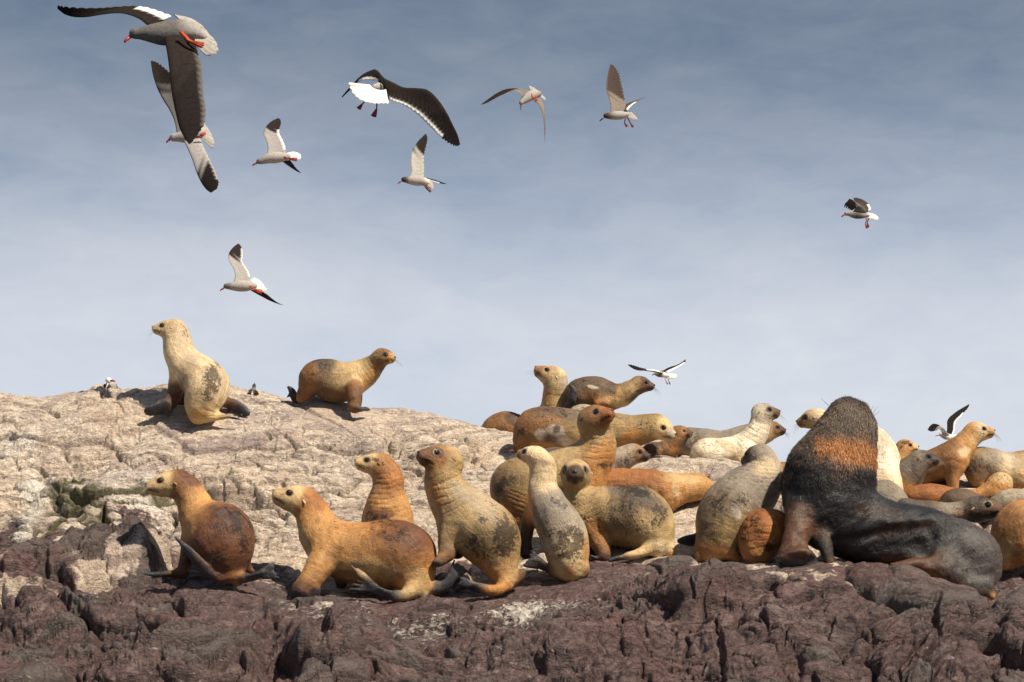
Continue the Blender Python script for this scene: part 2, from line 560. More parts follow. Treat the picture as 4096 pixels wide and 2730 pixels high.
def build_rock():
    ui = np.arange(-30, 1054.1, 0.85)
    ul = -30 - np.cumsum(np.geomspace(1.2, 60, 45)); ur = 1054 + np.cumsum(np.geomspace(1.2, 60, 45))
    us = np.concatenate([ul[::-1], ui, ur])
    ys = np.concatenate([np.linspace(5.2, 16.6, 60)[:-1], np.arange(16.6, 23.8, 0.0125), 23.8 + np.cumsum(np.geomspace(0.02, 1.6, 40))])
    Y, U = np.meshgrid(ys, us, indexing='ij')
    sh = Y.shape
    row = ground_row(U.ravel(), Y.ravel())
    P = unproject(U.ravel(), row, Y.ravel())
    G = P.reshape(*sh, 3)
    dU = np.gradient(G, axis=1); dY = np.gradient(G, axis=0)
    Nm = np.cross(dU, dY); Nm /= np.linalg.norm(Nm, axis=2, keepdims=True) + 1e-9
    # smooth the normals so they do not fold over the bends
    k = 15
    for ax in (0, 1):
        c = np.cumsum(np.pad(Nm, [(k, k) if a == ax else (0, 0) for a in range(3)], 'edge'), axis=ax)
        sl = [slice(None)] * 3; s2 = [slice(None)] * 3
        sl[ax] = slice(2 * k, None); s2[ax] = slice(0, -2 * k)
        Nm = (c[tuple(sl)] - c[tuple(s2)]) / (2 * k)
    Nm /= np.linalg.norm(Nm, axis=2, keepdims=True) + 1e-9
    Nf = Nm.reshape(-1, 3)
    x, y, z = P[:, 0], P[:, 1], P[:, 2]
    seg = np.linalg.norm(np.diff(G, axis=0), axis=2); S = np.vstack([np.zeros((1, sh[1])), np.cumsum(seg, 0)])
    S = np.repeat(S[:, sh[1] // 2][:, None], sh[1], 1) * 0.5 + 0.5 * S          # length along the slope
    S = S.ravel()
    w = np.stack([x, S], 1)
    wp = np.stack([fbm(w * 0.9, 4, 3), fbm(w * 0.9 + 31, 4, 5)], 1)
    wf = np.stack([fbm(w * 4.0, 3, 7), fbm(w * 4.0 + 31, 3, 9)], 1)
    q = w + 0.30 * wp + 0.035 * wf
    a = math.radians(17)
    q = np.stack([q[:, 0] * math.cos(a) + q[:, 1] * math.sin(a), -q[:, 0] * math.sin(a) + q[:, 1] * math.cos(a)], 1)
    # zone: 0 dark wave-washed rock, 1 pale crusted slope
    vb = np.interp(U.ravel(), [-300, 0, 100, 200, 290, 330, 420, 500, 620, 700, 1024, 1400], [560, 552, 546, 548, 562, 590, 575, 570, 566, 560, 556, 556])
    zn = (vb - row) / np.interp(U.ravel(), [0, 250, 330, 400], [120, 110, 60, 55]) + np.interp(U.ravel(), [0, 300, 380], [1.15, 0.9, 0.65]) * fbm(w * 1.9, 4, 41) + 0.45 * fbm(w * 6, 3, 43)
    zone = sstep(zn, -0.45, 0.55)
    big = fbm(w * 0.55, 3, 50)
    rug = 0.68 + 0.50 * (1 - zone)                        # the pale slope is worn rounder
    mid = sstep(row, 430, 500) * sstep(-U.ravel(), -330, -250)      # blocky ledges at the left
    rug = np.maximum(rug, 0.95 * mid)
    foot = np.zeros(len(x))
    for fx, fy, fr in FOOT:
        foot = np.maximum(foot, 1 - sstep(np.hypot(x - fx, y - fy), fr * 0.6, fr * 1.5))
    amp = rug * (1 - 0.72 * foot)
    ridge_soft = 1 - 0.35 * sstep(y, 22.0, 23.2)
    amp = amp * ridge_soft
    h = np.zeros(len(x)); cellv = np.zeros(len(x)); crack = np.zeros(len(x))
    layers = [(1.05, 0.115, (0.75, 1.5), 101), (0.52, 0.075, (0.72, 1.45), 111), (0.25, 0.046, (0.72, 1.4), 121), (0.12, 0.020, (0.75, 1.3), 131), (0.058, 0.009, (0.9, 1.1), 141)]
    def soften(v, ky, kx):
        v = v.reshape(sh)
        for ax in (0, 1):
            k = (ky, kx)[ax]
            for _ in range(2 if k else 0):
                pd = np.pad(v, [(k, k) if a == ax else (0, 0) for a in range(2)], 'edge')
                c = np.cumsum(np.pad(pd, [(1, 0) if a == ax else (0, 0) for a in range(2)]), axis=ax)
                v = (np.take(c, range(2 * k + 1, c.shape[ax]), ax) - np.take(c, range(0, c.shape[ax] - 2 * k - 1), ax)) / (2 * k + 1)
        return v.ravel()
    for n, (size, am, an, sd) in enumerate(layers):
        F1, F2, R, PL = worley(q / size, sd, an)
        lm = 0.45 + 1.1 * sstep(vnoise(w * (0.8 / size ** 0.5) + sd, sd), -0.5, 0.6)
        e = F2 - F1
        hl = lm * am * ((R - 0.5) * 0.75 + 1.25 * PL)
        cw = sstep(e, 0.0, 0.13 if n < 2 else 0.2)
        hl -= lm * am * (0.6 if n < 2 else 0.4) * (1 - cw)
        h += amp * soften(hl, (6, 4, 3, 2, 1)[n], (3, 3, 2, 1, 0)[n])
        h -= (0.4 + 0.6 * amp) * lm * [0.070, 0.050, 0.028, 0.010, 0.0][n] * (1 - sstep(e, 0.0, [0.05, 0.07, 0.09, 0.12, 1][n]))
        crack = np.maximum(crack, (1 - sstep(e, 0.0, 0.14)) * [1, 0.8, 0.45, 0.2, 0][n] * lm)
        cellv += R * [0.30, 0.34, 0.36, 0, 0][n]
    h += amp * 0.07 * fbm(q * 2.2, 4, 61)
    h += (0.35 + 0.65 * amp) * 0.030 * fbm(q * np.array([6.0, 9.0]), 5, 71, gain=0.55)
    rg = 1 - np.abs(fbm(q * np.array([3.0, 5.5]), 4, 83, gain=0.55)) * 2
    h += (0.25 + 0.4 * amp) * 0.035 * (rg - 0.6)
    h *= (1 - 0.3 * foot)
    h += 0.05 * big * (1 - foot)
    # a few named boulders of the foreground (centre u, row, radii, height)
    for bu, bv, ru, rv, hh in ((205, 652, 120, 32, 0.16), (215, 478, 36, 16, 0.10), (30, 590, 44, 14, 0.08), (110, 560, 60, 12, 0.08), (30, 545, 20, 12, 0.07), (60, 618, 62, 16, 0.10), (335, 655, 60, 42, 0.13), (590, 655, 75, 45, 0.12), (690, 592, 44, 16, 0.08), (850, 576, 40, 14, 0.05),
                               (880, 600, 90, 24, 0.05), (980, 650, 80, 40, 0.08), (760, 640, 70, 34, 0.06), (145, 548, 26, 15, 0.10), (75, 500, 50, 28, 0.06), (120, 480, 20, 14, 0.08), (690, 462, 50, 9, 0.03)):
        rr = np.sqrt(((U.ravel() - bu) / ru) ** 2 + ((row - bv) / rv) ** 2) + 0.16 * wf[:, 0] + 0.12 * fbm(w * 1.8, 3, int(bu))
        h += hh * (1 - sstep(rr, 0.55, 1.15))
    for bu, bv, ru, rv, hh in ((275, 668, 26, 40, 0.16), (118, 660, 26, 12, 0.14), (168, 560, 26, 9, 0.18), (320, 640, 14, 30, 0.10), (455, 650, 30, 6, 0.07), (545, 665, 40, 5, 0.07), (720, 650, 6, 22, 0.08), (935, 625, 5, 30, 0.09), (835, 628, 26, 13, 0.12), (1000, 590, 18, 20, 0.06), (240, 495, 40, 7, 0.05)):
        rr = np.sqrt(((U.ravel() - bu) / ru) ** 2 + ((row - bv) / rv) ** 2) + 0.25 * wf[:, 1]
        h -= hh * (1 - sstep(rr, 0.4, 1.1))
    Pd = P + Nf * h[:, None]
    # sideways push gives overhangs and breaks the straight grid
    Pd[:, 0] += 0.02 * amp * fbm(w * 7, 3, 91); Pd[:, 1] += -0.25 * np.clip(h, -0.1, 0.1) * amp
    # pigment masks
    guano = 0.14 + 0.20 * sstep(fbm(w * np.array([2.5, 1.2]) + 50, 4, 39), 0.1, 0.45) + 0.32 * sstep(fbm(w * np.array([1.6, 0.9]) + 5, 4, 33), 0.0, 0.5) * zone
    gl = np.exp(-((U.ravel() - (10 + 0.22 * (600 - row))) / 14) ** 2) * sstep(row, 455, 485) * sstep(-row, -560, -530)
    guano += 0.6 * gl
    band = np.exp(-((row - np.interp(U.ravel(), [250, 300, 420, 560, 640], [590, 612, 628, 598, 575])) / 8) ** 2) * sstep(U.ravel(), 255, 330) * sstep(-U.ravel(), -650, -560)
    guano += 0.42 * band * (1 - zone)
    guano += 0.38 * np.exp(-(((U.ravel() - 190) / 80) ** 2 + ((row - 500) / 26) ** 2))
    moss = 0.12 + 0.55 * crack
    mz = np.exp(-(((U.ravel() - 95) / 110) ** 2 + ((row - 505) / 46) ** 2)) + 0.45 * np.exp(-(((U.ravel() - 290) / 60) ** 2 + ((row - 555) / 22) ** 2)) + 0.2 * np.exp(-((row - 620) / 60.) ** 2)
    mlow = sstep(fbm(w * 1.9 + 77, 4, 35), -0.15, 0.45)
    moss = moss * np.clip(mz * 1.3, 0, 1) * 1.35 + 0.10 * mz * mlow + 0.45 * np.clip(mz, 0, 1) * sstep(fbm(w * np.array([3.2, 4.5]) + 9, 4, 37), 0.02, 0.35)
    F = np.arange(sh[0] * sh[1]).reshape(sh)
    quads = np.stack([F[:-1, :-1].ravel(), F[:-1, 1:].ravel(), F[1:, 1:].ravel(), F[1:, :-1].ravel()], 1)
    o = mesh_obj('rock_ground', Pd, quads, MAT_ROCK, cols={'zone': zone, 'guano': guano, 'moss': moss, 'cell': cellv}, smooth=False)
    tag(o, kind='structure')
    # sea around the island
    m, t, b = new_mat('sea_water')
    b.inputs['Base Color'].default_value = (0.02, 0.05, 0.07, 1); b.inputs['Roughness'].default_value = 0.12
    wn = noise(t, N(t, 'ShaderNodeTexCoord').outputs['Object'], 0.8, 5, 0.6)
    t.links.new(bump(t, wn, 0.3), b.inputs['Normal'])
    s = mesh_obj('sea', [(-6000, -3000, 0), (6000, -3000, 0), (6000, 9000, 0), (-6000, 9000, 0)], [(0, 1, 2, 3)], m)
    tag(s, kind='structure')
    return o
# where every sea lion rests: crop frame, contact point in it, distance (None = where that sight line meets the rock)
CROP = dict(A=(0, 275, .14875), B=(125, 425, .11640), C=(250, 425, .11957), D=(475, 350, .15142), E=(650, 375, .14347), F=(750, 375, .15147),
            G=(850, 400, .11959), H=(475, 350, .09562), J=(280, 342.5, .05312), K=(900, 462.5, .07974),
            GA=(50, 0, .12755), GB=(240, 62.5, .09987), GC=(470, 57.5, .08075), GD=(200, 225, .05741), GE=(825, 185, .03189), GF=(612.5, 345, .03719),
            GG=(912.5, 395, .03508), GH=(87.5, 362.5, .07969))
BASE = {1: ('A', (1335, 985), None), 2: ('J', (900, 1180), 23.00), 3: ('B', (930, 1375), None), 4: ('C', (1000, 1425), None), 5: ('C', (1140, 1000), 20.64),
        6: ('C', (2090, 1400), None), 7: ('D', (300, 1130), 20.88), 8: ('D', (600, 1500), None), 9: ('D', (1100, 1330), None), 10: ('D', (1250, 1050), 21.00),
        11: ('H', (1620, 1190), 21.40), 12: ('H', (800, 1035), 22.24), 13: ('H', (300, 870), 23.36), 14: ('H', (850, 620), 23.12), 15: ('H', (1200, 620), 23.00),
        16: ('H', (1150, 720), 22.72), 17: ('H', (1980, 1120), 22.40), 18: ('E', (500, 600), 22.72), 19: ('E', (480, 615), 22.32), 20: ('E', (480, 1310), 20.22),
        21: ('E', (760, 1305), 19.98), 22: ('F', (620, 1270), 19.88), 23: ('F', (900, 820), 21.20), 24: ('F', (940, 880), 20.96), 25: ('G', (420, 560), 22.72),
        26: ('G', (450, 830), 21.36), 27: ('G', (850, 745), 21.92), 28: ('G', (1070, 745), 22.00), 29: ('G', (800, 880), 21.24), 30: ('G', (960, 900), 21.08),
        31: ('G', (900, 990), 20.76), 32: ('G', (1400, 900), 21.04), 33: ('G', (1380, 1430), 20.36), 34: ('E', (800, 760), 21.76), 35: ('D', (520, 730), 21.60)}
for k_, (cr_, b_, y_) in BASE.items():
    ox_, oy_, s_ = CROP[cr_]
    if y_ is None:
        y_ = solve_Y(ox_ + s_ * b_[0], oy_ + s_ * b_[1]); BASE[k_] = (cr_, b_, y_)
    p_ = unproject(ox_ + s_ * b_[0], oy_ + s_ * b_[1], y_)
    FOOT.append((p_[0], p_[1] + 0.1, 0.55 if k_ != 22 else 0.9))
FOOT.append((unproject(940, 585, 19.9)[0], 19.9, 0.8))
build_rock()
# ------------------------------------------------------------------ sea lions
def make_fur_mat(name='short_fur', rough=0.52, bumpy=1.5, spec=0.36):
    m, t, b = new_mat(name)
    geo = N(t, 'ShaderNodeTexCoord').outputs['Object']
    pig = N(t, 'ShaderNodeAttribute', attribute_name='pigment')
    dirt = N(t, 'ShaderNodeAttribute', attribute_name='dirt').outputs['Fac']
    wet = N(t, 'ShaderNodeAttribute', attribute_name='skin').outputs['Fac']
    fc0 = N(t, 'ShaderNodeAttribute', attribute_name='furco').outputs['Vector']      # coordinates that run along the body
    oi = N(t, 'ShaderNodeObjectInfo').outputs['Location']
    ad = N(t, 'ShaderNodeVectorMath', operation='ADD'); t.links.new(fc0, ad.inputs[0]); t.links.new(oi, ad.inputs[1])
    st = N(t, 'ShaderNodeMapping'); st.inputs['Scale'].default_value = (1.5, 1.5, 0.45)
    t.links.new(ad.outputs[0], st.inputs[0]); sv = st.outputs[0]
    st2 = N(t, 'ShaderNodeMapping'); st2.inputs['Scale'].default_value = (0.7, 0.7, 2.2)
    t.links.new(ad.outputs[0], st2.inputs[0]); sv2 = st2.outputs[0]
    big = noise(t, geo, 3.2, 5, 0.6, 0.3)
    med = noise(t, sv, 14.0, 6, 0.68, 0.7)
    fine = noise(t, sv, 95.0, 4, 0.7)
    spk = noise(t, geo, 48.0, 4, 0.7, 0.6)
    blot = noise(t, ad.outputs[0], 8.0, 7, 0.74, 0.9)
    ringn = noise(t, sv2, 16.0, 5, 0.6, 0.5)
    c = pig.outputs['Color']
    c = mixrgb(t, 1.0, c, ramp_of(t, big, [(0.3, (0.66, 0.60, 0.52)), (0.5, (1.0, 1.0, 1.0)), (0.7, (1.25, 1.22, 1.15))]), 'MULTIPLY')
    c = mixrgb(t, 1.0, c, ramp_of(t, fine, [(0.3, 0.68), (0.5, 1.0), (0.72, 1.28)]), 'MULTIPLY')
    c = mixrgb(t, 1.0, c, ramp_of(t, med, [(0.3, 0.72), (0.5, 1.0), (0.7, 1.22)]), 'MULTIPLY')
    # dark damp mottling where the coat is dirty
    mf = math_n(t, 'ADD', math_n(t, 'MULTIPLY', dirt, 0.47), math_n(t, 'MULTIPLY', math_n(t, 'SUBTRACT', blot, 0.5), 1.7))
    mf = math_n(t, 'ADD', mf, math_n(t, 'MULTIPLY', math_n(t, 'SUBTRACT', spk, 0.5), 1.3))
    c = mixrgb(t, ramp_of(t, mf, [(0.27, 0.0), (0.42, 0.85)]), c, mixrgb(t, 1.0, c, (0.10, 0.08, 0.07), 'MULTIPLY'))
    # small scars and specks everywhere
    c = mixrgb(t, ramp_of(t, spk, [(0.66, 0.0), (0.73, 0.55)]), c, mixrgb(t, 1.0, c, (0.3, 0.25, 0.2), 'MULTIPLY'))
    t.links.new(c, b.inputs['Base Color'])
    r = math_n(t, 'SUBTRACT', rough, math_n(t, 'MULTIPLY', wet, 0.22))
    t.links.new(r, b.inputs['Roughness'])
    b.inputs['Specular IOR Level'].default_value = spec
    b.inputs['Sheen Weight'].default_value = 0.03
    b.inputs['Sheen Roughness'].default_value = 0.4
    b0 = bump(t, ringn, 0.010 * bumpy, 0.6)
    b1 = bump(t, med, 0.010 * bumpy, 0.7, b0)
    b2 = bump(t, fine, 0.0045 * bumpy, 0.9, b1)
    t.links.new(b2, b.inputs['Normal'])
    return m
MAT_FUR = make_fur_mat()

def simple_mat(name, col, rough=0.5, spec=0.5):
    m, t, b = new_mat(name)
    b.inputs['Roughness'].default_value = rough
    b.inputs['Specular IOR Level'].default_value = spec
    n = noise(t, N(t, 'ShaderNodeTexCoord').outputs['Object'], 60.0, 3)
    c = mixrgb(t, 1.0, col, ramp_of(t, n, [(0.3, 0.8), (0.7, 1.2)]), 'MULTIPLY')
    t.links.new(c, b.inputs['Base Color'])
    return m
MAT_EYE = simple_mat('wet_eye', (0.006, 0.005, 0.006), 0.06, 0.7)
MAT_NOSE = simple_mat('nose_skin', (0.018, 0.016, 0.018), 0.32, 0.6)
MAT_WHISK = simple_mat('whisker', (0.35, 0.27, 0.17), 0.5, 0.4)
MAT_WHISK_D = simple_mat('dark_whisker', (0.03, 0.022, 0.016), 0.5, 0.4)

C = dict(T=(.45, .228, .074), C=(.60, .45, .26), W=(.72, .62, .45), B=(.125, .045, .016), R=(.29, .115, .034), O=(.28, .183, .078), G=(.235, .19, .14),
         H=(.35, .28, .195), D=(.045, .026, .015), F=(.036, .035, .040), K=(.012, .010, .010), N=(.24, .115, .040), E=(.40, .272, .125), A=(.40, .180, .050),
         M=(.105, .075, .05), S=(.085, .070, .056), L=(.54, .375, .18), Q=(.115, .050, .022), Z=(.29, .105, .024), U=(.11, .068, .038), P=(.56, .47, .39), X=(.085, .036, .016), Y=(.055, .047, .042))

class Frame:
    def __init__(s, crop, Y): s.ox, s.oy, s.s = CROP[crop]; s.Y = Y
    def pt(s, x, y, d=0.0): return unproject(s.ox + s.s * x, s.oy + s.s * y, s.Y + d)
    def r(s, r, d=0.0): return r * s.s * px_m(s.Y + d)

def chain_prims(fr, pts, sub=4, col='T', thick=None, n=None):
    """pts rows: x, y, depth offset, radius[, colour]; thick/n give a flat flipper"""
    P = []; col_ = []; cur = C[col]
    for p in pts:
        if len(p) > 4: cur = C[p[4]]
        w = fr.pt(p[0], p[1], p[2]); P.append([*w, fr.r(p[3], p[2]), *cur])
    Q = catmull(P, sub)
    Q[:, 3] = np.maximum(Q[:, 3], 0.004); Q[:, 4:] = np.clip(Q[:, 4:], 0.004, 1)
    prims = []
    nn = None if n is None else np.array(n, float) / np.linalg.norm(n)
    for a, b in zip(Q[:-1], Q[1:]):
        if thick:
            k = max(1.0, 0.5 * (a[3] + b[3]) / thick)
            nv = nn
            prims.append((a[:3], b[:3], a[3], b[3], a[4:], b[4:], nv, k))
        else: prims.append((a[:3], b[:3], a[3], b[3], a[4:], b[4:], None, 1.0))
    return prims

def ellipsoid_mesh(c, ax, r, seg=20, rings=12):
    V = []; F = []
    for i in range(rings + 1):
        th = math.pi * i / rings
        for j in range(seg):
            ph = 2 * math.pi * j / seg
            V.append(c + ax[0] * r[0] * math.sin(th) * math.cos(ph) + ax[1] * r[1] * math.sin(th) * math.sin(ph) + ax[2] * r[2] * math.cos(th))
    for i in range(rings):
        for j in range(seg):
            F.append((i * seg + j, i * seg + (j + 1) % seg, (i + 1) * seg + (j + 1) % seg, (i + 1) * seg + j))
    return np.array(V), F

def tube(pts, r0, r1, seg=5):
    pts = [np.asarray(p, float) for p in pts]; V = []; F = []
    n = len(pts)
    for i, p in enumerate(pts):
        d = pts[min(i + 1, n - 1)] - pts[max(i - 1, 0)]; d /= np.linalg.norm(d) + 1e-9
        a = np.cross(d, [0.3, 0.9, 0.2]); a /= np.linalg.norm(a) + 1e-9; b = np.cross(d, a)
        r = r0 + (r1 - r0) * i / (n - 1)
        for j in range(seg):
            t = 2 * math.pi * j / seg
            V.append(p + (a * math.cos(t) + b * math.sin(t)) * r)
    for i in range(n - 1):
        for j in range(seg): F.append((i * seg + j, i * seg + (j + 1) % seg, (i + 1) * seg + (j + 1) % seg, (i + 1) * seg + j))
    F.append(tuple(range(seg))[::-1]); F.append(tuple((n - 1) * seg + j for j in range(seg)))
    return V, F

def merge(parts):
    V = []; F = []
    for v, f in parts:
        o = len(V); V.extend(list(np.asarray(v))); F.extend([tuple(i + o for i in q) for q in f])
    return np.array(V), F

NSEAL = 0
def sea_lion(sid, label, body, limbs=(), flips=(), head=None, paint=(), dirt=(), col='T', vox=0.0095, group='sea lions on the rock', mat=None, folds=(), carve=(), kb=0.06, fat=0.010):
    """build one sea lion: body chain, limb chains (blended), flat flippers, head template"""
    global NSEAL
    NSEAL += 1
    seed = 200 + NSEAL * 13
    crop, base, Y = BASE[sid]
    fr = Frame(crop, Y)
    org = fr.pt(*base)
    root = empty('sea_lion', org)
    tag(root, label, 'sea lion', group)
    S = SDF()
    for i, ch in enumerate(body if isinstance(body[0][0], (list, tuple)) else [body]):
        S.add(chain_prims(fr, ch, 5, col), 0.05 if i else 0.0)
    hd = None
    if head:
        hx, hy, hdp, R = head['at']
        c = fr.pt(hx, hy, hdp); Rm = fr.r(R, hdp)
        f = np.array([head['dir'][0], -head['dir'][2], head['dir'][1]], float); f /= np.linalg.norm(f)
        up = np.array(head.get('up', (0, 0, 1)), float)
        u = up - (up @ f) * f; u /= np.linalg.norm(u); s = np.cross(f, u)
        L = head.get('len', 1.0)
        def hp(a, b, e): return c + (f * a * L + u * b + s * e) * Rm
        fc = C[head.get('face', 'T')]; mc = C[head.get('muz', head.get('face', 'T'))]; cc = C[head.get('crown', col)]
        def pr(a, b, r1, r2, c1, c2): return (a, b, r1 * Rm, r2 * Rm, np.array(c1), np.array(c2), None, 1.0)
        hpz = [pr(hp(-.15, 0, 0), hp(0.35, .0, 0), 0.98, .96, cc, fc), pr(hp(0.35, .0, 0), hp(.75, -.10, 0), .96, .84, fc, fc),
               pr(hp(.75, -.10, 0), hp(1.12, -.17, 0), .84, .66, fc, fc), pr(hp(1.12, -.10, 0), hp(1.54, -.13, 0), .62, .38, fc, mc), pr(hp(1.12, -.30, 0), hp(1.46, -.42, 0), .58, .37, fc, mc)]
        S.add(hpz, 0.05 if Rm > 0.05 else 0.03)
        pads = []
        for sg in (-1, 1):
            pads.append(pr(hp(1.38, -.28, .20 * sg), hp(1.72, -.31, .16 * sg), .34, .29, mc, mc))
        pads.append(pr(hp(.95, -.45, 0), hp(1.50, -.60, 0), .48, .24, mc, mc))       # lower jaw
        pads.append(pr(hp(1.55, -.05, 0), hp(1.84, -.09, 0), .31, .22, mc, mc))      # nose bridge
        S.add(pads, 0.10 * Rm / 0.1 * 0.25)
        brow = [pr(hp(.62, .42, .42 * sg), hp(1.0, .30, .40 * sg), .26, .20, fc, fc) for sg in (-1, 1)]
        S.add(brow, 0.03)
        S.add([pr(hp(.97, .15, .84 * sg), hp(.97, .15, .62 * sg), .17, .13, fc, fc) for sg in (-1, 1)], 0.02, True)     # eye sockets
        S.add([pr(hp(1.18, -.62, .52 * sg), hp(1.74, -.49, .30 * sg), .045, .045, fc, fc) for sg in (-1, 1)], 0.012, True)   # mouth line
        hd = (c, f, u, s, Rm, L, hp)
    for lm in limbs:
        k = kb
        if isinstance(lm, dict): k = lm.get('k', kb); lm = lm['p']
        S.add(chain_prims(fr, lm, 4, col), k)
    for fl in flips:
        n = fl.get('n', (0, 0.3, 1))
        S.add(chain_prims(fr, fl['p'], 4, 'F', fl.get('t', 0.016), n), fl.get('k', 0.025))
        if fl.get('toes'):
            # five toes spread from the last point
            x, y, d, r = fl['p'][-1][:4]; x0, y0, d0 = fl['p'][-2][:3]
            a0 = math.atan2(y - y0, x - x0); Lt = fl['toes']
            for i, k_ in enumerate((-1, -.5, 0, .5, 1)):
                a = a0 + k_ * fl.get('spread', 0.35); ox_, oy_ = -math.sin(a0) * k_ * r * .75, math.cos(a0) * k_ * r * .75
                le = Lt * (1.0 - 0.22 * (1 - abs(k_)))
                tp = [(x + ox_, y + oy_, d, r * .40, 'F'), (x + ox_ + math.cos(a) * le * .55, y + oy_ + math.sin(a) * le * .55, d - .01, r * .36, 'F'),
                      (x + ox_ + math.cos(a) * le, y + oy_ + math.sin(a) * le, d - .015, r * .22, 'F')]
                S.add(chain_prims(fr, tp, 2, 'F', 0.011, n), 0.012)
    for cv in carve:
        S.add(chain_prims(fr, cv['p'], 4, col), cv.get('k', 0.03), True)
    V, F = S.mesh(vox)
    Nn = vert_normals(V, F)
    pw = (V - org).astype(np.float32)
    # coordinates along the body: distance along the spine and offset in a frame carried along it
    B0 = S.groups[0][0]; Q_ = np.array([p[0] for p in B0] + [B0[-1][1]]); T_ = np.gradient(Q_, axis=0); T_ /= np.linalg.norm(T_, axis=1, keepdims=True)
    al = np.concatenate([[0], np.cumsum(np.linalg.norm(np.diff(Q_, axis=0), axis=1))])
    n1 = [np.cross(T_[0], [0.1, 1, 0.2])]
    for i in range(1, len(Q_)): n1.append(n1[-1] / np.linalg.norm(n1[-1]) - T_[i] * (n1[-1] @ T_[i]) / np.linalg.norm(n1[-1]))
    n1 = np.array([v / np.linalg.norm(v) for v in n1]); n2 = np.cross(T_, n1)
    D2 = ((V[:, None, :] - Q_[None]) ** 2).sum(2); Wt = np.exp(-(D2 - D2.min(1, keepdims=True)) / 0.004); Wt /= Wt.sum(1, keepdims=True)
    loc = V[:, None, :] - Q_[None]
    furco = np.stack([(Wt * (loc * n1).sum(2)).sum(1), (Wt * (loc * n2).sum(2)).sum(1), (Wt * (al + (loc * T_).sum(2))).sum(1)], 1) + seed * 0.37
    fcl = furco.astype(np.float32)
    # slack skin, muscles and fat: slight relief
    disp = 1.3 * fat * fbm(pw * 4.2, 3, seed) + 0.35 * fat * fbm(pw * 14, 3, seed + 5) + 0.30 * fat * fbm(fcl * np.array([5, 5, 22]), 3, seed + 6)
    near_head = np.zeros(len(V))
    if hd:
        near_head = 1 - sstep(np.linalg.norm(V - hd[0] - hd[1] * hd[4] * .7, axis=1) / hd[4], 1.2, 2.0)
        disp *= 1 - 0.85 * near_head
    # picture coordinates of the vertices in the crop frame, used to place pigment, some painted shade and skin folds on the body
    dx, dy, dz = V[:, 0], V[:, 1], V[:, 2] - CAM[2]
    dep = dy * cP + dz * sP; vv = 341 - FPX * (-dy * sP + dz * cP) / dep; uu = 512 + FPX * dx / dep
    lx = (uu - fr.ox) / fr.s; ly = (vv - fr.oy) / fr.s
    for (x0, y0, x1, y1, rad, wl, ampf) in folds:      # skin folds: along the line x0,y0 -> x1,y1, wavelength wl, within radius
        L_ = math.hypot(x1 - x0, y1 - y0); tx, ty = (x1 - x0) / L_, (y1 - y0) / L_
        s_ = (lx - x0) * tx + (ly - y0) * ty; c_ = -(lx - x0) * ty + (ly - y0) * tx
        m_ = sstep(s_, -rad * .3, rad * .3) * sstep(L_ - s_, -rad * .3, rad * .3) * np.exp(-(c_ / rad) ** 2)
        ph = 2 * math.pi * (s_ + 0.25 * wl * fbm(pw * 6, 2, seed + 3) * 2 + 0.0025 * c_ * c_ / max(wl, 1) * 3) / wl
        disp += -1.05 * ampf * m_ * (1 - near_head) * (np.abs(np.sin(ph / 2)) < 0.35) * np.cos(np.clip(np.abs(np.sin(ph / 2)) / 0.35, 0, 1) * math.pi / 2)
    V = V + Nn * disp[:, None]
    colr = S.colour(V)
    nz = fbm(pw * 7, 3, seed + 9); nz2 = fbm(pw * 20, 2, seed + 11)
    for pb in paint:
        x, y, rx, ry, rot, cn, st = pb[:7]
        a = math.radians(rot); ex = (lx - x) * math.cos(a) + (ly - y) * math.sin(a); ey = -(lx - x) * math.sin(a) + (ly - y) * math.cos(a)
        rr = np.sqrt((ex / rx) ** 2 + (ey / ry) ** 2) + 0.42 * nz + 0.2 * nz2
        soft = pb[7] if len(pb) > 7 else (0.2 if cn == 'P' else 0.4)
        w = st * (1 - sstep(rr, 1 - soft, 1 + soft * .6))
        if len(pb) > 8 and pb[8]: w = w * (S.groups and 1)
        colr = colr * (1 - w[:, None]) + np.array(C[cn]) * w[:, None]
    dirtv = np.zeros(len(V))
    for x, y, rx, ry, rot, st in dirt:
        a = math.radians(rot); ex = (lx - x) * math.cos(a) + (ly - y) * math.sin(a); ey = -(lx - x) * math.sin(a) + (ly - y) * math.cos(a)
        rr = np.sqrt((ex / rx) ** 2 + (ey / ry) ** 2) + 0.3 * nz
        dirtv = np.maximum(dirtv, st * (1 - sstep(rr, 0.1, 1.35)))
    if hd:
        c, f, u, s, Rm, L, hp = hd
        rel = (V - c) / Rm; hf = rel @ f / L; hu = rel @ u; hs = rel @ s
        near = (np.linalg.norm(rel, axis=1) < 2.6)
        fc = np.array(C[head.get('face', 'T')]); mc = np.array(C[head.get('muz', head.get('face', 'T'))])
        w = near * sstep(hf + 0.12 * nz, 0.12, 0.55) * sstep(hu + 0.1 * nz, -1.1, -.75) * head.get('mask', 0.9)
        colr = colr * (1 - w[:, None]) + fc * w[:, None]
        w = near * sstep(hf + 0.08 * nz, 1.15, 1.5) * 0.9 * (hf > 0)
        colr = colr * (1 - w[:, None]) + mc * w[:, None]
        # whisker rows: small dark dots on the pads
        pd_ = near * (hf > 1.3) * (np.abs(hs) > .18) * (hu < -.1) * (hu > -.55)
        w = pd_ * (np.sin(hu * 38) > 0.2) * 0.35
        colr = colr * (1 - w[:, None]) + np.array(C['D']) * w[:, None]
        ml = -.63 + (hf - 1.15) * .23      # mouth line
        w = near * (hf > 1.0) * (hf < 1.85) * np.exp(-((hu - ml) / .07) ** 2) * 0.8
        colr = colr * (1 - w[:, None]) + np.array(C['K']) * w[:, None]
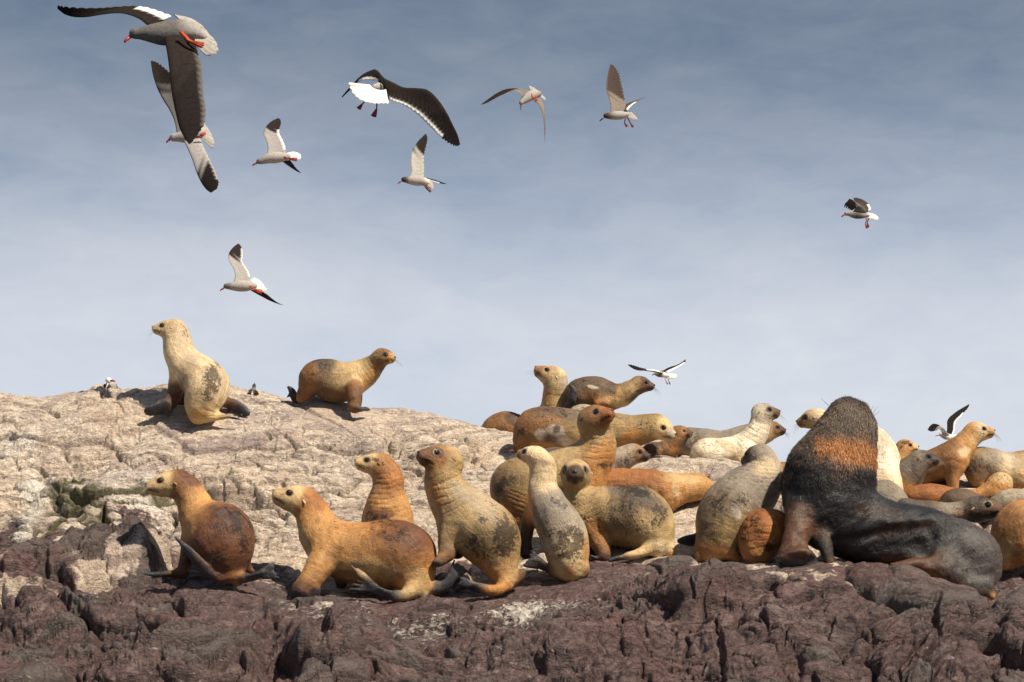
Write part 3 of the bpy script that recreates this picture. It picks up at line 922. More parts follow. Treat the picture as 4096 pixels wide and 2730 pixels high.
        for sg in (-1, 1):
            dd = np.sqrt(((hf - .97) * 1.0) ** 2 + (hu - .15) ** 2) + 5 * (hs * sg < 0.1)
            rc_ = np.array(C[head.get('ring', 'D')]); rw = head.get('ringw', .42)
            w = near * (1 - sstep(dd + .06 * nz, rw * .62, rw)) * .85
            colr = colr * (1 - w[:, None]) + rc_ * w[:, None]
            if head.get('lid'):
                w = near * (1 - sstep(np.abs(dd - head.get('eye', .235) - .02), .01, .045)) * .6 * sstep(hu - .15 + .4 * (hf - .97), -.25, .1)
                colr = colr * (1 - w[:, None]) + np.array(C[head['lid']]) * w[:, None]
            # tear stain running forward-down from the eye
            tt = np.clip((hf - .97), 0, .55); w = near * np.exp(-((hu - .12 + tt * .6) / .10) ** 2) * (hf > .97) * (hf < 1.5) * (hs * sg > 0) * .35
            colr = colr * (1 - w[:, None]) + rc_ * w[:, None]
            # ear hole
            w = near * (1 - sstep(np.sqrt((hf + .06) ** 2 + (hu - .02) ** 2), .05, .14)) * (hs * sg > 0) * .8
            colr = colr * (1 - w[:, None]) + np.array(C['D']) * w[:, None]
    skinv = np.clip(1 - np.abs(colr - np.array(C['F'])).sum(1) / 0.10, 0, 1)
    body_o = mesh_obj('body', V, F, mat or MAT_FUR, root, org, cols={'pigment': colr.clip(0, 1), 'dirt': dirtv, 'skin': skinv, 'furco': ('V', furco)})
    if hd and not head.get('blind'):
        er = head.get('eye', 0.265)
        # which sides to dress: both
        for sg in (-1, 1):
            ps = [hp(.97, .15, q * sg) for q in np.linspace(0.2, 1.3, 60)]
            dd = S.dist(np.array(ps)); k = np.argmax(dd > -0.02 * Rm)
            p = ps[k] - s * sg * er * -.20 * Rm
            v, fc_ = ellipsoid_mesh(p, (f, u, s), (er * Rm, er * .96 * Rm, er * Rm), 18, 12)
            mesh_obj('eye', v, fc_, MAT_EYE, root, org)
            # small furled ear
            ps = [hp(-.05, .02, q * sg) for q in np.linspace(0.2, 1.4, 60)]
            dd = S.dist(np.array(ps)); k = np.argmax(dd > 0); p = ps[k]
            e1 = (-f * .8 - u * .55 + s * sg * .28); e1 /= np.linalg.norm(e1); e2 = np.cross(e1, u); e2 /= np.linalg.norm(e2); e3 = np.cross(e1, e2)
            v, fc_ = ellipsoid_mesh(p + e1 * .12 * Rm, (e2, e3, e1), (.05 * Rm, .075 * Rm, .19 * Rm), 10, 8)
            em = EARMATS[head.get('ear', 'T')] if head.get('ear') in EARMATS else EARMATS['T']
            mesh_obj('ear', v, fc_, em, root, org)
        v, fc_ = ellipsoid_mesh(hp(1.99, -.04, 0), (s, u, f), (.17 * Rm, .125 * Rm, .10 * Rm), 14, 10)
        mesh_obj('nose', v, fc_, MAT_NOSE, root, org)
        rnd = random.Random(seed)
        for sg in (-1, 1):
            parts = []
            for i in range(6):
                hu_ = -.18 - .32 * rnd.random(); hf_ = 1.5 + .28 * rnd.random()
                p0 = hp(hf_, hu_, sg * .38)
                ln = Rm * (.8 + .8 * rnd.random()) * head.get('wl', 1.0)
                dr = s * sg * (.55 + .5 * rnd.random()) + f * (.45 + .5 * rnd.random()) - u * .35 * rnd.random(); dr /= np.linalg.norm(dr)
                pts = [p0 + dr * ln * q - np.array([0, 0, 1]) * ln * .45 * q * q for q in (0, .35, .7, 1)]
                parts.append(tube(pts, .0008, .0003, 3))
            v, fc_ = merge(parts)
            mesh_obj('whiskers', v, fc_, MAT_WHISK_D if head.get('dw') else MAT_WHISK, root, org)
    return root, S, fr, V, F, Nn
EARMATS = {k: simple_mat('ear_' + n_, C[k], 0.7, 0.3) for k, n_ in (('T', 'tan'), ('C', 'cream'), ('G', 'grey'), ('D', 'dark'), ('W', 'pale'), ('O', 'olive'))}
# 1 pale, on the crest at the left
sea_lion(1, 'cream sea lion on the left crest with a dark smudge on its rump',
    [(1185, 372, .12, 74, 'C'), (1192, 440, .12, 97), (1212, 530, .10, 108), (1275, 620, .04, 122), (1375, 710, -.08, 152, 'C'), (1392, 770, -.12, 150), (1350, 870, -.14, 112, 'L'), (1325, 940, -.14, 62, 'L'), (1335, 975, -.16, 24, 'A')],
    limbs=[[(1225, 640, .08, 72, 'C'), (1190, 740, .06, 58, 'L'), (1165, 820, .03, 52, 'Q'), (1130, 870, 0, 42, 'Q')],
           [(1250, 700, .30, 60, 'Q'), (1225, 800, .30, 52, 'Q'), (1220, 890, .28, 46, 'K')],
           [(1400, 860, .02, 70, 'L'), (1500, 850, .10, 40, 'Q'), (1575, 875, .12, 32, 'Q')],
           [(1350, 950, -.12, 48, 'L'), (1430, 955, -.16, 34, 'L'), (1500, 950, -.16, 22, 'L')]],
    flips=[dict(p=[(1140, 868, 0, 44, 'Q'), (1075, 890, -.05, 52, 'F'), (1005, 915, -.09, 36, 'F')], n=(.1, 1, .8), toes=0),
           dict(p=[(1110, 890, -.03, 40, 'F'), (1150, 915, -.05, 18, 'F')], n=(.1, 1, .8)),
           dict(p=[(1225, 880, .28, 44, 'K'), (1222, 935, .26, 36, 'K')], n=(0, 1, .3)),
           dict(p=[(1560, 870, .12, 34, 'Q'), (1620, 895, .10, 36, 'F'), (1660, 930, .08, 22, 'F')], n=(-.2, 1, .8)),
           dict(p=[(1490, 950, -.16, 22, 'L'), (1560, 960, -.17, 16, 'F'), (1640, 975, -.18, 5, 'F')], n=(0, .6, 1))],
    head=dict(at=(1143, 362, .12, 59), dir=(-1, .12, .12), face='C', muz='C', crown='C', ring='D', ringw=.40, ear='C', mask=.5),
    paint=[(1430, 740, 90, 140, 20, 'H', .5), (1240, 470, 60, 130, -25, 'H', .5), (1120, 480, 30, 140, -15, 'C', .8), (1180, 800, 60, 90, 10, 'Q', .8), (1330, 940, 70, 40, 0, 'A', .6)],
    dirt=[(1425, 720, 75, 160, 15, 1.2), (1240, 380, 45, 60, 0, .5)], col='C')

# 2 brown, standing on the ridge, facing right
sea_lion(2, 'olive brown sea lion standing alone on the ridge, dark hind flipper raised',
    [(1880, 290, -.06, 155, 'O'), (1770, 430, 0, 215, 'O'), (1610, 560, .02, 275, 'O'), (1430, 650, .02, 325, 'L'), (1230, 730, .02, 368, 'E'), (1030, 735, .02, 400, 'O'), (850, 670, .02, 362, 'M'), (700, 670, 0, 322, 'N'), (600, 770, 0, 245, 'N'), (520, 890, 0, 175, 'N'), (430, 1000, 0, 125, 'N'), (385, 1060, 0, 85, 'N')],
    limbs=[dict(p=[(1400, 860, -.16, 170, 'N'), (1392, 1010, -.20, 138, 'Q'), (1392, 1120, -.20, 128, 'N'), (1390, 1220, -.20, 118, 'N')]),
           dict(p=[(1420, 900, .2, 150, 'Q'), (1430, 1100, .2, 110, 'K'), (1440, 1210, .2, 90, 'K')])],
    flips=[dict(p=[(1390, 1240, -.20, 118, 'N'), (1480, 1262, -.22, 80, 'F'), (1580, 1250, -.18, 50, 'F'), (1680, 1262, -.14, 22, 'F')], n=(0, .3, 1), t=.018),
           dict(p=[(400, 1090, .05, 70, 'K'), (300, 1080, .06, 82, 'K'), (255, 980, .06, 72, 'K'), (200, 890, .06, 52, 'F'), (155, 840, .06, 28, 'F')], n=(.2, 1, 0)),
           dict(p=[(240, 1000, .07, 20, 'K'), (180, 990, .07, 9, 'K'), (120, 1035, .07, 5, 'K')], n=(.2, 1, 0))],
    head=dict(at=(1930, 262, -.06, 148), dir=(.82, -.10, .56), face='N', muz='T', crown='O', ring='K', ringw=.42, ear='T', mask=.7, wl=.8),
    paint=[(1000, 1000, 420, 130, 5, 'Q', .8), (1210, 560, 260, 260, 0, 'E', .7), (850, 420, 240, 170, 10, 'M', .7), (560, 560, 160, 220, 20, 'N', .6), (1700, 620, 110, 240, 35, 'A', .7), (1990, 520, 120, 90, 0, 'Q', .8), (1900, 420, 90, 120, 0, 'D', .6)],
    dirt=[(800, 420, 260, 180, 0, .8), (580, 600, 100, 80, 0, .8)], folds=[(1900, 380, 1560, 640, 260, 70, .004)], col='O', vox=.0085)

# 3 front left, dark brown rump
sea_lion(3, 'brown sea lion at the front left with a dark round rump and pale cheek',
    [(470, 502, .06, 118, 'B'), (530, 560, .06, 128, 'N'), (585, 670, .05, 142, 'T'), (640, 790, .03, 172, 'T'), (740, 890, -.03, 232, 'T'), (818, 955, -.08, 284, 'B'), (845, 1050, -.10, 255, 'B'), (880, 1160, -.10, 180, 'B'), (925, 1270, -.12, 95, 'N'), (955, 1340, -.14, 40, 'N'), (965, 1372, -.15, 18, 'A')],
    limbs=[[(600, 960, .05, 110, 'T'), (540, 1080, .05, 62, 'Q'), (520, 1190, .04, 48, 'Q'), (490, 1270, .02, 44, 'Q')],
           [(980, 1150, .0, 70, 'B'), (1045, 1220, .02, 42, 'Q'), (1090, 1260, .02, 30, 'Q')],
           dict(p=[(880, 1290, -.16, 60, 'B'), (800, 1310, -.20, 40, 'Q')], k=.04),
           dict(p=[(960, 1300, -.14, 50, 'N'), (1020, 1320, -.18, 38, 'Q')], k=.04)],
    flips=[dict(p=[(500, 1275, .02, 42, 'Q'), (400, 1275, -.04, 36, 'Q'), (300, 1285, -.08, 26, 'F'), (175, 1280, -.12, 13, 'F')], n=(0, .5, 1)),
           dict(p=[(815, 1312, -.20, 34, 'Q'), (720, 1270, -.24, 50, 'F'), (640, 1190, -.27, 50, 'F'), (560, 1090, -.30, 38, 'F'), (490, 1020, -.31, 24, 'F'), (430, 962, -.32, 10, 'F')], n=(.45, 1, .5), t=.02),
           dict(p=[(1015, 1320, -.18, 36, 'Q'), (1080, 1315, -.2, 52, 'F'), (1180, 1285, -.22, 46, 'F')], n=(-.2, .7, .8), toes=130, spread=.22)],
    head=dict(at=(418, 508, .06, 116), dir=(-1, .02, .10), face='L', muz='L', crown='N', ring='N', ringw=.36, ear='T', lid='N'),
    paint=[(900, 980, 260, 290, 10, 'B', .85), (860, 760, 160, 60, 15, 'D', .7), (960, 900, 120, 180, 0, 'Q', .6), (560, 440, 120, 60, 40, 'B', .8), (480, 640, 60, 110, -20, 'N', .5), (560, 830, 60, 160, 0, 'T', .7), (930, 1260, 80, 60, 0, 'N', .6), (760, 1130, 120, 60, 20, 'D', .6), (640, 1050, 60, 120, 0, 'Q', .5)],  # dark rump is pigment; lower belly patches put shade into the coat
    dirt=[(900, 820, 220, 140, 10, 1.1), (1010, 1000, 90, 160, 0, .8), (780, 1130, 110, 70, 0, .7), (520, 420, 60, 40, 30, .6)], col='T')

# 4 tan, long, front
sea_lion(4, 'long tan sea lion in front, dark hind flippers spread either side of its tail',
    [(475, 655, .08, 122, 'R'), (525, 735, .08, 142, 'A'), (560, 840, .06, 165, 'T'), (620, 950, .03, 195, 'T'), (770, 1050, 0, 236, 'T'), (960, 1080, 0, 262, 'T'), (1150, 1080, -.02, 284, 'A'), (1270, 1095, -.04, 278, 'B'), (1330, 1180, -.06, 225, 'A'), (1375, 1290, -.10, 155, 'T'), (1410, 1380, -.14, 85, 'E'), (1445, 1440, -.18, 34, 'M'), (1455, 1470, -.2, 16, 'M')],
    limbs=[dict(p=[(640, 1080, -.08, 135, 'T'), (570, 1200, -.16, 115, 'T'), (500, 1300, -.20, 100, 'T'), (450, 1375, -.22, 92, 'R')]),
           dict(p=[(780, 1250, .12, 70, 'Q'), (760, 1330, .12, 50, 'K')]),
           dict(p=[(1370, 1380, -.2, 66, 'E'), (1290, 1425, -.24, 46, 'L'), (1220, 1430, -.26, 42, 'F')], k=.045),
           dict(p=[(1480, 1370, -.1, 55, 'E'), (1560, 1360, -.12, 46, 'F')], k=.045)],
    flips=[dict(p=[(460, 1380, -.22, 96, 'R'), (420, 1415, -.24, 98, 'F'), (390, 1425, -.25, 70, 'F')], n=(.3, .9, .45), t=.028),
           dict(p=[(500, 1400, -.23, 70, 'F'), (560, 1385, -.22, 38, 'F')], n=(.3, .9, .45), t=.022),
           dict(p=[(1230, 1432, -.26, 44, 'F'), (1130, 1405, -.29, 42, 'F'), (1040, 1365, -.31, 40, 'F')], n=(0, .9, .8), toes=200, spread=.30),
           dict(p=[(1040, 1370, -.31, 22, 'F'), (930, 1260, -.33, 16, 'F'), (845, 1175, -.34, 6, 'F')], n=(0, 1, .3)),
           dict(p=[(1550, 1365, -.12, 46, 'F'), (1640, 1335, -.13, 48, 'F'), (1690, 1270, -.13, 42, 'F')], n=(.2, 1, .4), toes=135, spread=.30)],
    head=dict(at=(433, 640, .08, 124), dir=(-.93, .37, .10), face='L', muz='L', crown='A', ring='D', ringw=.30, ear='C'),
    paint=[(1230, 900, 270, 110, 20, 'B', .75), (1150, 1030, 200, 120, 25, 'Q', .45), (560, 620, 110, 70, 40, 'R', .8), (900, 860, 220, 50, 0, 'A', .6), (420, 950, 60, 150, -20, 'L', .8), (960, 1200, 280, 90, 5, 'L', .55), (1400, 1270, 120, 90, 40, 'E', .7),
           (380, 1440, 130, 62, -10, 'F', .95, .2), (550, 1400, 60, 50, 0, 'F', .9, .2), (1445, 1455, 40, 50, 0, 'M', .8), (440, 1350, 90, 50, 0, 'Q', .5), (800, 1270, 200, 60, 8, 'Q', .6), (700, 1120, 90, 120, 0, 'N', .5), (1300, 1150, 160, 60, 60, 'N', .5)],  # pale chest and brown belly: partly highlight and shade put into the coat
    dirt=[(1200, 900, 240, 110, 20, .8), (700, 820, 160, 60, 15, .4)], folds=[(480, 700, 720, 860, 190, 55, .005)], col='T')

# 5 mottled face, behind 4
sea_lion(5, 'upright tan sea lion with flaky rust neck behind the long tan one',
    [(1105, 350, .0, 104, 'N'), (1148, 440, 0, 126, 'A'), (1152, 560, 0, 132, 'A'), (1150, 680, .02, 180, 'T'), (1155, 790, .04, 215, 'T'), (1150, 950, .04, 225, 'T')],
    head=dict(at=(1058, 332, 0, 90), dir=(-1, .22, .10), face='L', muz='L', crown='A', ring='M', ringw=.42, ear='D'),
    paint=[(1180, 460, 100, 170, 0, 'R', .6), (1180, 300, 80, 80, 0, 'R', .5), (1090, 750, 150, 50, -5, 'B', .8), (1050, 520, 50, 90, 0, 'E', .5)],
    dirt=[(1100, 780, 170, 45, -5, .9), (1040, 290, 50, 30, 20, 1.1), (1160, 330, 80, 90, 0, .45)], fat=.014, folds=[(1120, 400, 1160, 720, 150, 42, .007)], col='A')

# 6 olive, looks into the camera
sea_lion(6, 'big olive sea lion sitting upright, pale eyelids, side flecked with dark mud',
    [(1655, 325, -.02, 125, 'O'), (1612, 430, -.02, 152, 'O'), (1650, 560, 0, 172, 'E'), (1735, 690, .02, 208, 'E'), (1870, 810, .02, 248, 'E'), (1985, 925, 0, 263, 'O'), (2050, 1050, -.02, 205, 'O'), (2095, 1180, -.05, 140, 'T'), (2130, 1280, -.08, 85, 'T'), (2150, 1340, -.1, 45, 'A')],
    limbs=[dict(p=[(1690, 860, -.03, 120, 'E'), (1655, 970, -.06, 85, 'O'), (1645, 1070, -.08, 68, 'M')]),
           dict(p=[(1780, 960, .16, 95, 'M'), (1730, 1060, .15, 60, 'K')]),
           dict(p=[(2130, 1330, -.12, 52, 'A'), (2075, 1378, -.16, 44, 'A'), (1990, 1375, -.18, 34, 'A'), (1920, 1355, -.19, 28, 'F')], k=.04),
           dict(p=[(2180, 1310, -.06, 46, 'N'), (2240, 1270, -.08, 42, 'N'), (2275, 1235, -.09, 24, 'N')], k=.04)],
    flips=[dict(p=[(1650, 1080, -.08, 66, 'Q'), (1610, 1120, -.12, 62, 'N'), (1560, 1160, -.15, 44, 'F')], n=(.1, .8, 1), t=.02),
           dict(p=[(1930, 1356, -.19, 30, 'F'), (1850, 1332, -.2, 24, 'F')], n=(0, .8, 1), toes=110, spread=.12),
           dict(p=[(2270, 1240, -.09, 20, 'F'), (2295, 1210, -.1, 8, 'F')], n=(0, 1, 0))],
    head=dict(at=(1622, 288, -.02, 122), dir=(-.86, .22, .50), face='N', muz='Q', crown='E', ring='D', ringw=.50, lid='C', ear='O', eye=.24, mask=.75, dw=1),
    paint=[(1950, 640, 200, 140, 40, 'H', .6), (1750, 560, 120, 60, 50, 'H', .6), (1560, 560, 50, 180, -12, 'A', .8), (1990, 1000, 200, 200, 20, 'M', .30), (1900, 1180, 90, 120, 30, 'T', .7), (2190, 1240, 60, 110, 0, 'E', .6), (1600, 180, 130, 50, 5, 'E', .8), (1500, 400, 90, 60, 20, 'Q', .6), (2100, 1350, 80, 60, 0, 'A', .8)],
    dirt=[(2120, 940, 140, 260, 10, 1.25), (1900, 1000, 170, 150, 30, .85), (1960, 790, 60, 60, 0, .9), (2060, 700, 100, 60, 40, .6)], folds=[(1600, 340, 1760, 700, 190, 62, .007)], col='O', vox=.009)

# 7 central tall
sea_lion(7, 'tall olive sea lion in the middle with its rusty muzzle lifted',
    [[(775, 470, -.05, 88, 'O'), (800, 530, 0, 103, 'O'), (815, 600, .02, 110, 'E'), (805, 680, .04, 122, 'A'), (760, 770, .05, 140, 'A'), (740, 880, .05, 140, 'A')],
     [(790, 690, .05, 120, 'E'), (660, 760, .04, 132, 'E'), (480, 830, .02, 145, 'E'), (340, 870, 0, 168, 'O'), (275, 900, -.02, 172, 'O'), (285, 990, -.02, 145, 'N'), (310, 1080, -.04, 70, 'Q'), (300, 1120, -.04, 32, 'Q')]],
    limbs=[dict(p=[(270, 1000, -.06, 60, 'Q'), (270, 1080, -.08, 36, 'Z'), (265, 1125, -.1, 22, 'Z')])],
    head=dict(at=(776, 457, -.05, 87), dir=(.72, .30, .62), face='N', muz='Z', crown='O', ring='K', ringw=.36, ear='D', mask=.55, wl=1.1, dw=1),
    paint=[(170, 870, 90, 150, 10, 'M', .35), (850, 720, 80, 80, 0, 'A', .9), (880, 660, 50, 120, 0, 'A', .6), (290, 1040, 120, 80, 0, 'N', .8), (900, 480, 60, 40, 0, 'Z', .6)],
    dirt=[(230, 860, 100, 60, -20, .9), (160, 930, 60, 90, 0, .8), (850, 760, 60, 25, 0, 1.2), (680, 740, 120, 60, 0, .35)], folds=[(800, 520, 810, 740, 130, 40, .007), (310, 930, 250, 1100, 90, 26, .007)], col='O')

# 8 slim, looking up left, seen from behind
sea_lion(8, 'slim grey-backed sea lion seen from behind, head tilted up to the left',
    [(425, 712, 0, 70, 'C'), (445, 765, 0, 86, 'C'), (447, 850, 0, 92, 'C'), (446, 930, 0, 102, 'H'), (480, 1030, -.02, 127, 'G'), (535, 1130, -.04, 147, 'G'), (590, 1240, -.06, 158, 'H'), (615, 1350, -.08, 140, 'E'), (628, 1430, -.1, 100, 'L'), (622, 1480, -.12, 42, 'A'), (620, 1505, -.13, 16, 'A')],
    limbs=[dict(p=[(390, 1060, .08, 62, 'N'), (350, 1150, .10, 52, 'Q'), (335, 1240, .10, 50, 'D'), (335, 1320, .10, 46, 'D')]),
           dict(p=[(560, 1440, -.08, 60, 'N'), (530, 1465, -.1, 36, 'Q')], k=.04), dict(p=[(690, 1440, -.1, 58, 'L'), (725, 1455, -.12, 36, 'Q'), (710, 1485, -.13, 26, 'Q')], k=.04)],
    flips=[dict(p=[(540, 1462, -.1, 36, 'Q'), (480, 1440, -.12, 36, 'D'), (420, 1410, -.12, 36, 'D')], n=(.1, .9, .8), toes=85, spread=.3),
           dict(p=[(335, 1320, .1, 44, 'D'), (340, 1365, .06, 36, 'F')], n=(0, .5, 1))],
    head=dict(at=(392, 700, 0, 62), dir=(-.80, .30, -.35), face='C', muz='N', crown='C', ring='D', ringw=.40, ear='C'),
    paint=[(430, 660, 60, 30, 0, 'C', .8), (440, 740, 70, 25, 15, 'Q', .5), (450, 860, 90, 90, 0, 'C', .7), (430, 1080, 60, 110, -15, 'S', .55), (640, 1330, 90, 110, 20, 'C', .55), (350, 1000, 30, 140, -5, 'A', .8), (730, 1300, 25, 110, 0, 'A', .8), (620, 1470, 40, 40, 0, 'A', .8)],
    dirt=[(640, 1270, 130, 170, 20, 1.1), (540, 1010, 90, 40, 30, .8), (480, 1180, 60, 90, 0, .6)], col='H')

# 9 facing the camera
sea_lion(9, 'buff sea lion staring straight at the camera with a dark muzzle and blackish saddle',
    [[(668, 832, -.02, 94, 'E'), (672, 910, .04, 96, 'E'), (700, 985, .05, 116, 'E'), (770, 1040, .05, 145, 'E'), (870, 1075, .04, 180, 'O'), (980, 1100, .02, 196, 'O'), (1085, 1108, 0, 204, 'O'), (1145, 1160, -.04, 174, 'E'), (1185, 1240, -.08, 118, 'E'), (1205, 1310, -.12, 58, 'C'), (1212, 1350, -.14, 22, 'C')]],
    limbs=[dict(p=[(740, 1110, 0, 105, 'T'), (800, 1230, -.04, 74, 'T'), (840, 1320, -.07, 52, 'N'), (850, 1370, -.08, 36, 'Q')]),
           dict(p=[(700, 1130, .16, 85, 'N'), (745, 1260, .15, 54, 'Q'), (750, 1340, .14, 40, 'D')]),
           dict(p=[(1180, 1295, -.16, 52, 'E'), (1100, 1335, -.2, 34, 'L'), (1010, 1362, -.22, 27, 'L')], k=.035),
           dict(p=[(1250, 1290, -.1, 52, 'E'), (1295, 1345, -.12, 30, 'T'), (1312, 1390, -.13, 16, 'T')], k=.035)],
    flips=[dict(p=[(850, 1370, -.08, 36, 'D'), (810, 1380, -.10, 24, 'F'), (765, 1360, -.12, 12, 'F')], n=(0, .5, 1)),
           dict(p=[(1015, 1362, -.22, 26, 'L'), (950, 1375, -.23, 22, 'F'), (890, 1388, -.24, 14, 'F')], n=(0, .6, 1)),
           dict(p=[(1200, 1345, -.14, 24, 'C'), (1208, 1360, -.15, 9, 'C')], n=(0, 1, .2))],
    head=dict(at=(664, 812, -.04, 93), dir=(-.05, -.02, 1), face='E', muz='D', crown='E', ring='D', ringw=.42, eye=.27, ear='C', mask=.6, dw=1),
    paint=[(1030, 950, 200, 80, 12, 'S', .85), (960, 1090, 120, 140, 0, 'M', .7), (1200, 1040, 80, 110, -20, 'D', .5), (1150, 1190, 130, 110, 0, 'E', .65), (700, 1060, 70, 170, -10, 'E', .6), (1240, 1290, 90, 50, 0, 'C', .7), (790, 1180, 80, 90, 0, 'A', .7), (600, 780, 50, 40, 0, 'C', .5), (730, 770, 40, 30, 0, 'C', .7), (820, 920, 50, 130, -25, 'E', .6)],
    dirt=[(1080, 930, 170, 60, 15, 1.1), (1220, 1090, 80, 110, 0, .8), (1000, 1040, 200, 150, 0, .75), (720, 1120, 50, 40, 0, .5)], folds=[(690, 880, 780, 1130, 120, 30, .006), (840, 1080, 1130, 1180, 150, 22, .005)], col='E', vox=.009)

# 10 orange, lying
sea_lion(10, 'rusty orange sea lion lying low across the rock, head turned away to the right',
    [(820, 900, .02, 80, 'R'), (900, 890, 0, 106, 'R'), (1010, 905, 0, 124, 'R'), (1140, 920, 0, 134, 'R'), (1260, 930, -.02, 124, 'A'), (1360, 915, 0, 104, 'T'), (1440, 905, .02, 94, 'T'), (1490, 910, .05, 74, 'T')],
    limbs=[dict(p=[(1270, 990, -.08, 60, 'T'), (1285, 1040, -.08, 32, 'Q')])],
    head=dict(at=(1492, 908, .05, 68), dir=(.55, -.25, -.8), face='T', muz='T', crown='T', ear='D', ring='D'),
    paint=[(1000, 830, 220, 55, 3, 'Z', .7), (1180, 940, 120, 45, 10, 'R', .7), (1380, 850, 130, 45, 8, 'L', .6), (1330, 980, 90, 50, -15, 'T', .7), (1330, 930, 30, 60, -20, 'C', .5)],
    dirt=[(1200, 930, 100, 40, 20, .5), (1450, 900, 90, 60, 0, .35)], folds=[(1290, 900, 1420, 900, 90, 30, .006)], col='A')

# 11 grey head looking right
sea_lion(11, 'buff-grey sea lion with a dark muzzle peering right over the orange one',
    [(1645, 1085, 0, 98, 'H'), (1570, 1125, 0, 124, 'H'), (1490, 1170, 0, 140, 'G'), (1400, 1210, 0, 150, 'G')],
    head=dict(at=(1652, 1082, 0, 92), dir=(1, -.10, .30), face='N', muz='D', crown='H', ring='D', ringw=.44, ear='C', mask=.6, dw=1),
    paint=[(1600, 1020, 110, 50, -10, 'H', .7), (1560, 1180, 90, 50, 0, 'M', .6)], dirt=[(1560, 1160, 90, 60, 0, .5), (1650, 1120, 60, 30, 0, .4)], col='H')

# 12 long, lying, pale scars
sea_lion(12, 'long brown sea lion with whitish flank scars and pale face, below the top pair',
    [(425, 1055, 0, 28, 'Q'), (462, 990, 0, 62, 'N'), (520, 905, 0, 125, 'N'), (640, 825, 0, 216, 'N'), (820, 815, 0, 222, 'N'), (1020, 830, 0, 214, 'O'), (1250, 845, 0, 192, 'O'), (1470, 850, 0, 182, 'O'), (1650, 845, 0, 164, 'O'), (1790, 820, -.02, 148, 'O'), (1885, 800, -.04, 124, 'O')],
    flips=[dict(p=[(430, 1050, -.02, 26, 'Q'), (380, 1052, -.05, 18, 'Q'), (335, 1062, -.07, 7, 'Q')], n=(0, .4, 1))],
    head=dict(at=(1912, 800, -.04, 115), dir=(.80, -.40, .50), face='L', muz='H', crown='O', ring='D', ringw=.30, ear='T', mask=.95, dw=1),
    paint=[(900, 640, 380, 70, 3, 'M', .75), (1100, 720, 240, 80, 8, 'M', .5), (850, 870, 120, 90, 35, 'P', .75), (700, 890, 70, 60, 0, 'P', .7), (960, 960, 70, 60, 30, 'P', .7), (790, 930, 90, 55, 10, 'M', .85), (850, 830, 40, 60, 20, 'M', .9), (700, 1000, 150, 40, 0, 'T', .7), (520, 960, 90, 60, 60, 'N', .7), (1080, 920, 110, 90, 0, 'E', .6), (1620, 930, 150, 90, -10, 'A', .9), (1560, 720, 150, 60, 0, 'O', .7), (1750, 960, 120, 40, -5, 'N', .7)],  # brown along the lower neck is partly shade put into the coat
    dirt=[(480, 850, 90, 90, 0, .8), (850, 660, 350, 90, 5, .7), (1150, 780, 200, 120, 5, .5), (1700, 800, 150, 70, 0, .35)], col='O')

# 13 brown behind the ridge
sea_lion(13, 'brown rump of a sea lion showing over the ridge left of the lying group',
    [(110, 860, 0, 60, 'N'), (200, 810, 0, 108, 'N'), (310, 790, 0, 150, 'N'), (420, 820, 0, 160, 'N'), (540, 860, 0, 150, 'N')],
    paint=[(420, 720, 120, 90, 20, 'D', .75, .2)], col='N')  # dark blob: a neighbour's cast shadow painted on the back

# 14 pale top, looking up left
sea_lion(14, 'pale tan sea lion at the top of the pile, nose lifted to the upper left',
    [(845, 300, 0, 108, 'C'), (842, 400, 0, 124, 'E'), (835, 510, .02, 134, 'E'), (850, 620, .04, 158, 'E'), (870, 720, .05, 180, 'E')],
    limbs=[dict(p=[(780, 640, .15, 110, 'A')])],
    head=dict(at=(822, 286, 0, 109), dir=(-.84, .50, .12), face='L', muz='N', crown='C', ring='N', ringw=.34, ear='C', mask=.85),
    paint=[(760, 520, 60, 130, 10, 'T', .6), (930, 380, 50, 120, -10, 'H', .8), (700, 330, 60, 70, 0, 'N', .5)], dirt=[(770, 400, 70, 60, 0, .35)],
    folds=[(850, 420, 850, 620, 110, 40, .004)], col='E')

# 15 dark brown top, facing right
sea_lion(15, 'dark brown sea lion draped over the top of the pile, pale scrape on flank',
    [(1705, 372, -.02, 86, 'O'), (1620, 425, -.02, 104, 'O'), (1530, 475, 0, 120, 'O'), (1420, 490, 0, 145, 'N'), (1290, 445, 0, 162, 'U'), (1180, 440, 0, 166, 'U'), (1075, 470, 0, 152, 'U'), (1000, 540, 0, 92, 'D'), (955, 600, 0, 44, 'D')],
    limbs=[dict(p=[(1330, 540, -.10, 60, 'N'), (1280, 565, -.14, 44, 'Z')]), ],
    flips=[dict(p=[(970, 600, -.12, 40, 'K'), (1010, 540, -.20, 44, 'K'), (1030, 460, -.22, 34, 'F'), (1022, 400, -.22, 24, 'F'), (990, 368, -.2, 12, 'F')], n=(.2, 1, .1)),
           dict(p=[(1300, 565, -.14, 42, 'Z'), (1370, 572, -.13, 26, 'Q')], n=(0, .6, 1))],
    head=dict(at=(1722, 356, -.02, 80), dir=(1, -.08, .22), face='Q', muz='Q', crown='O', ring='K', ringw=.48, ear='T', lid='M', dw=1),
    paint=[(1250, 330, 280, 90, 8, 'U', .8), (1230, 385, 70, 28, 12, 'P', .8, .2), (1220, 470, 120, 70, 0, 'N', .7), (1480, 540, 120, 60, 15, 'L', .6), (1700, 470, 110, 40, -38, 'D', .9), (1440, 400, 60, 70, 0, 'D', .5), (1600, 360, 90, 40, 20, 'O', .8), (970, 480, 50, 130, 10, 'D', .6)],
    dirt=[(1100, 330, 200, 70, 0, .5), (1440, 440, 80, 70, 0, .6)], col='U')

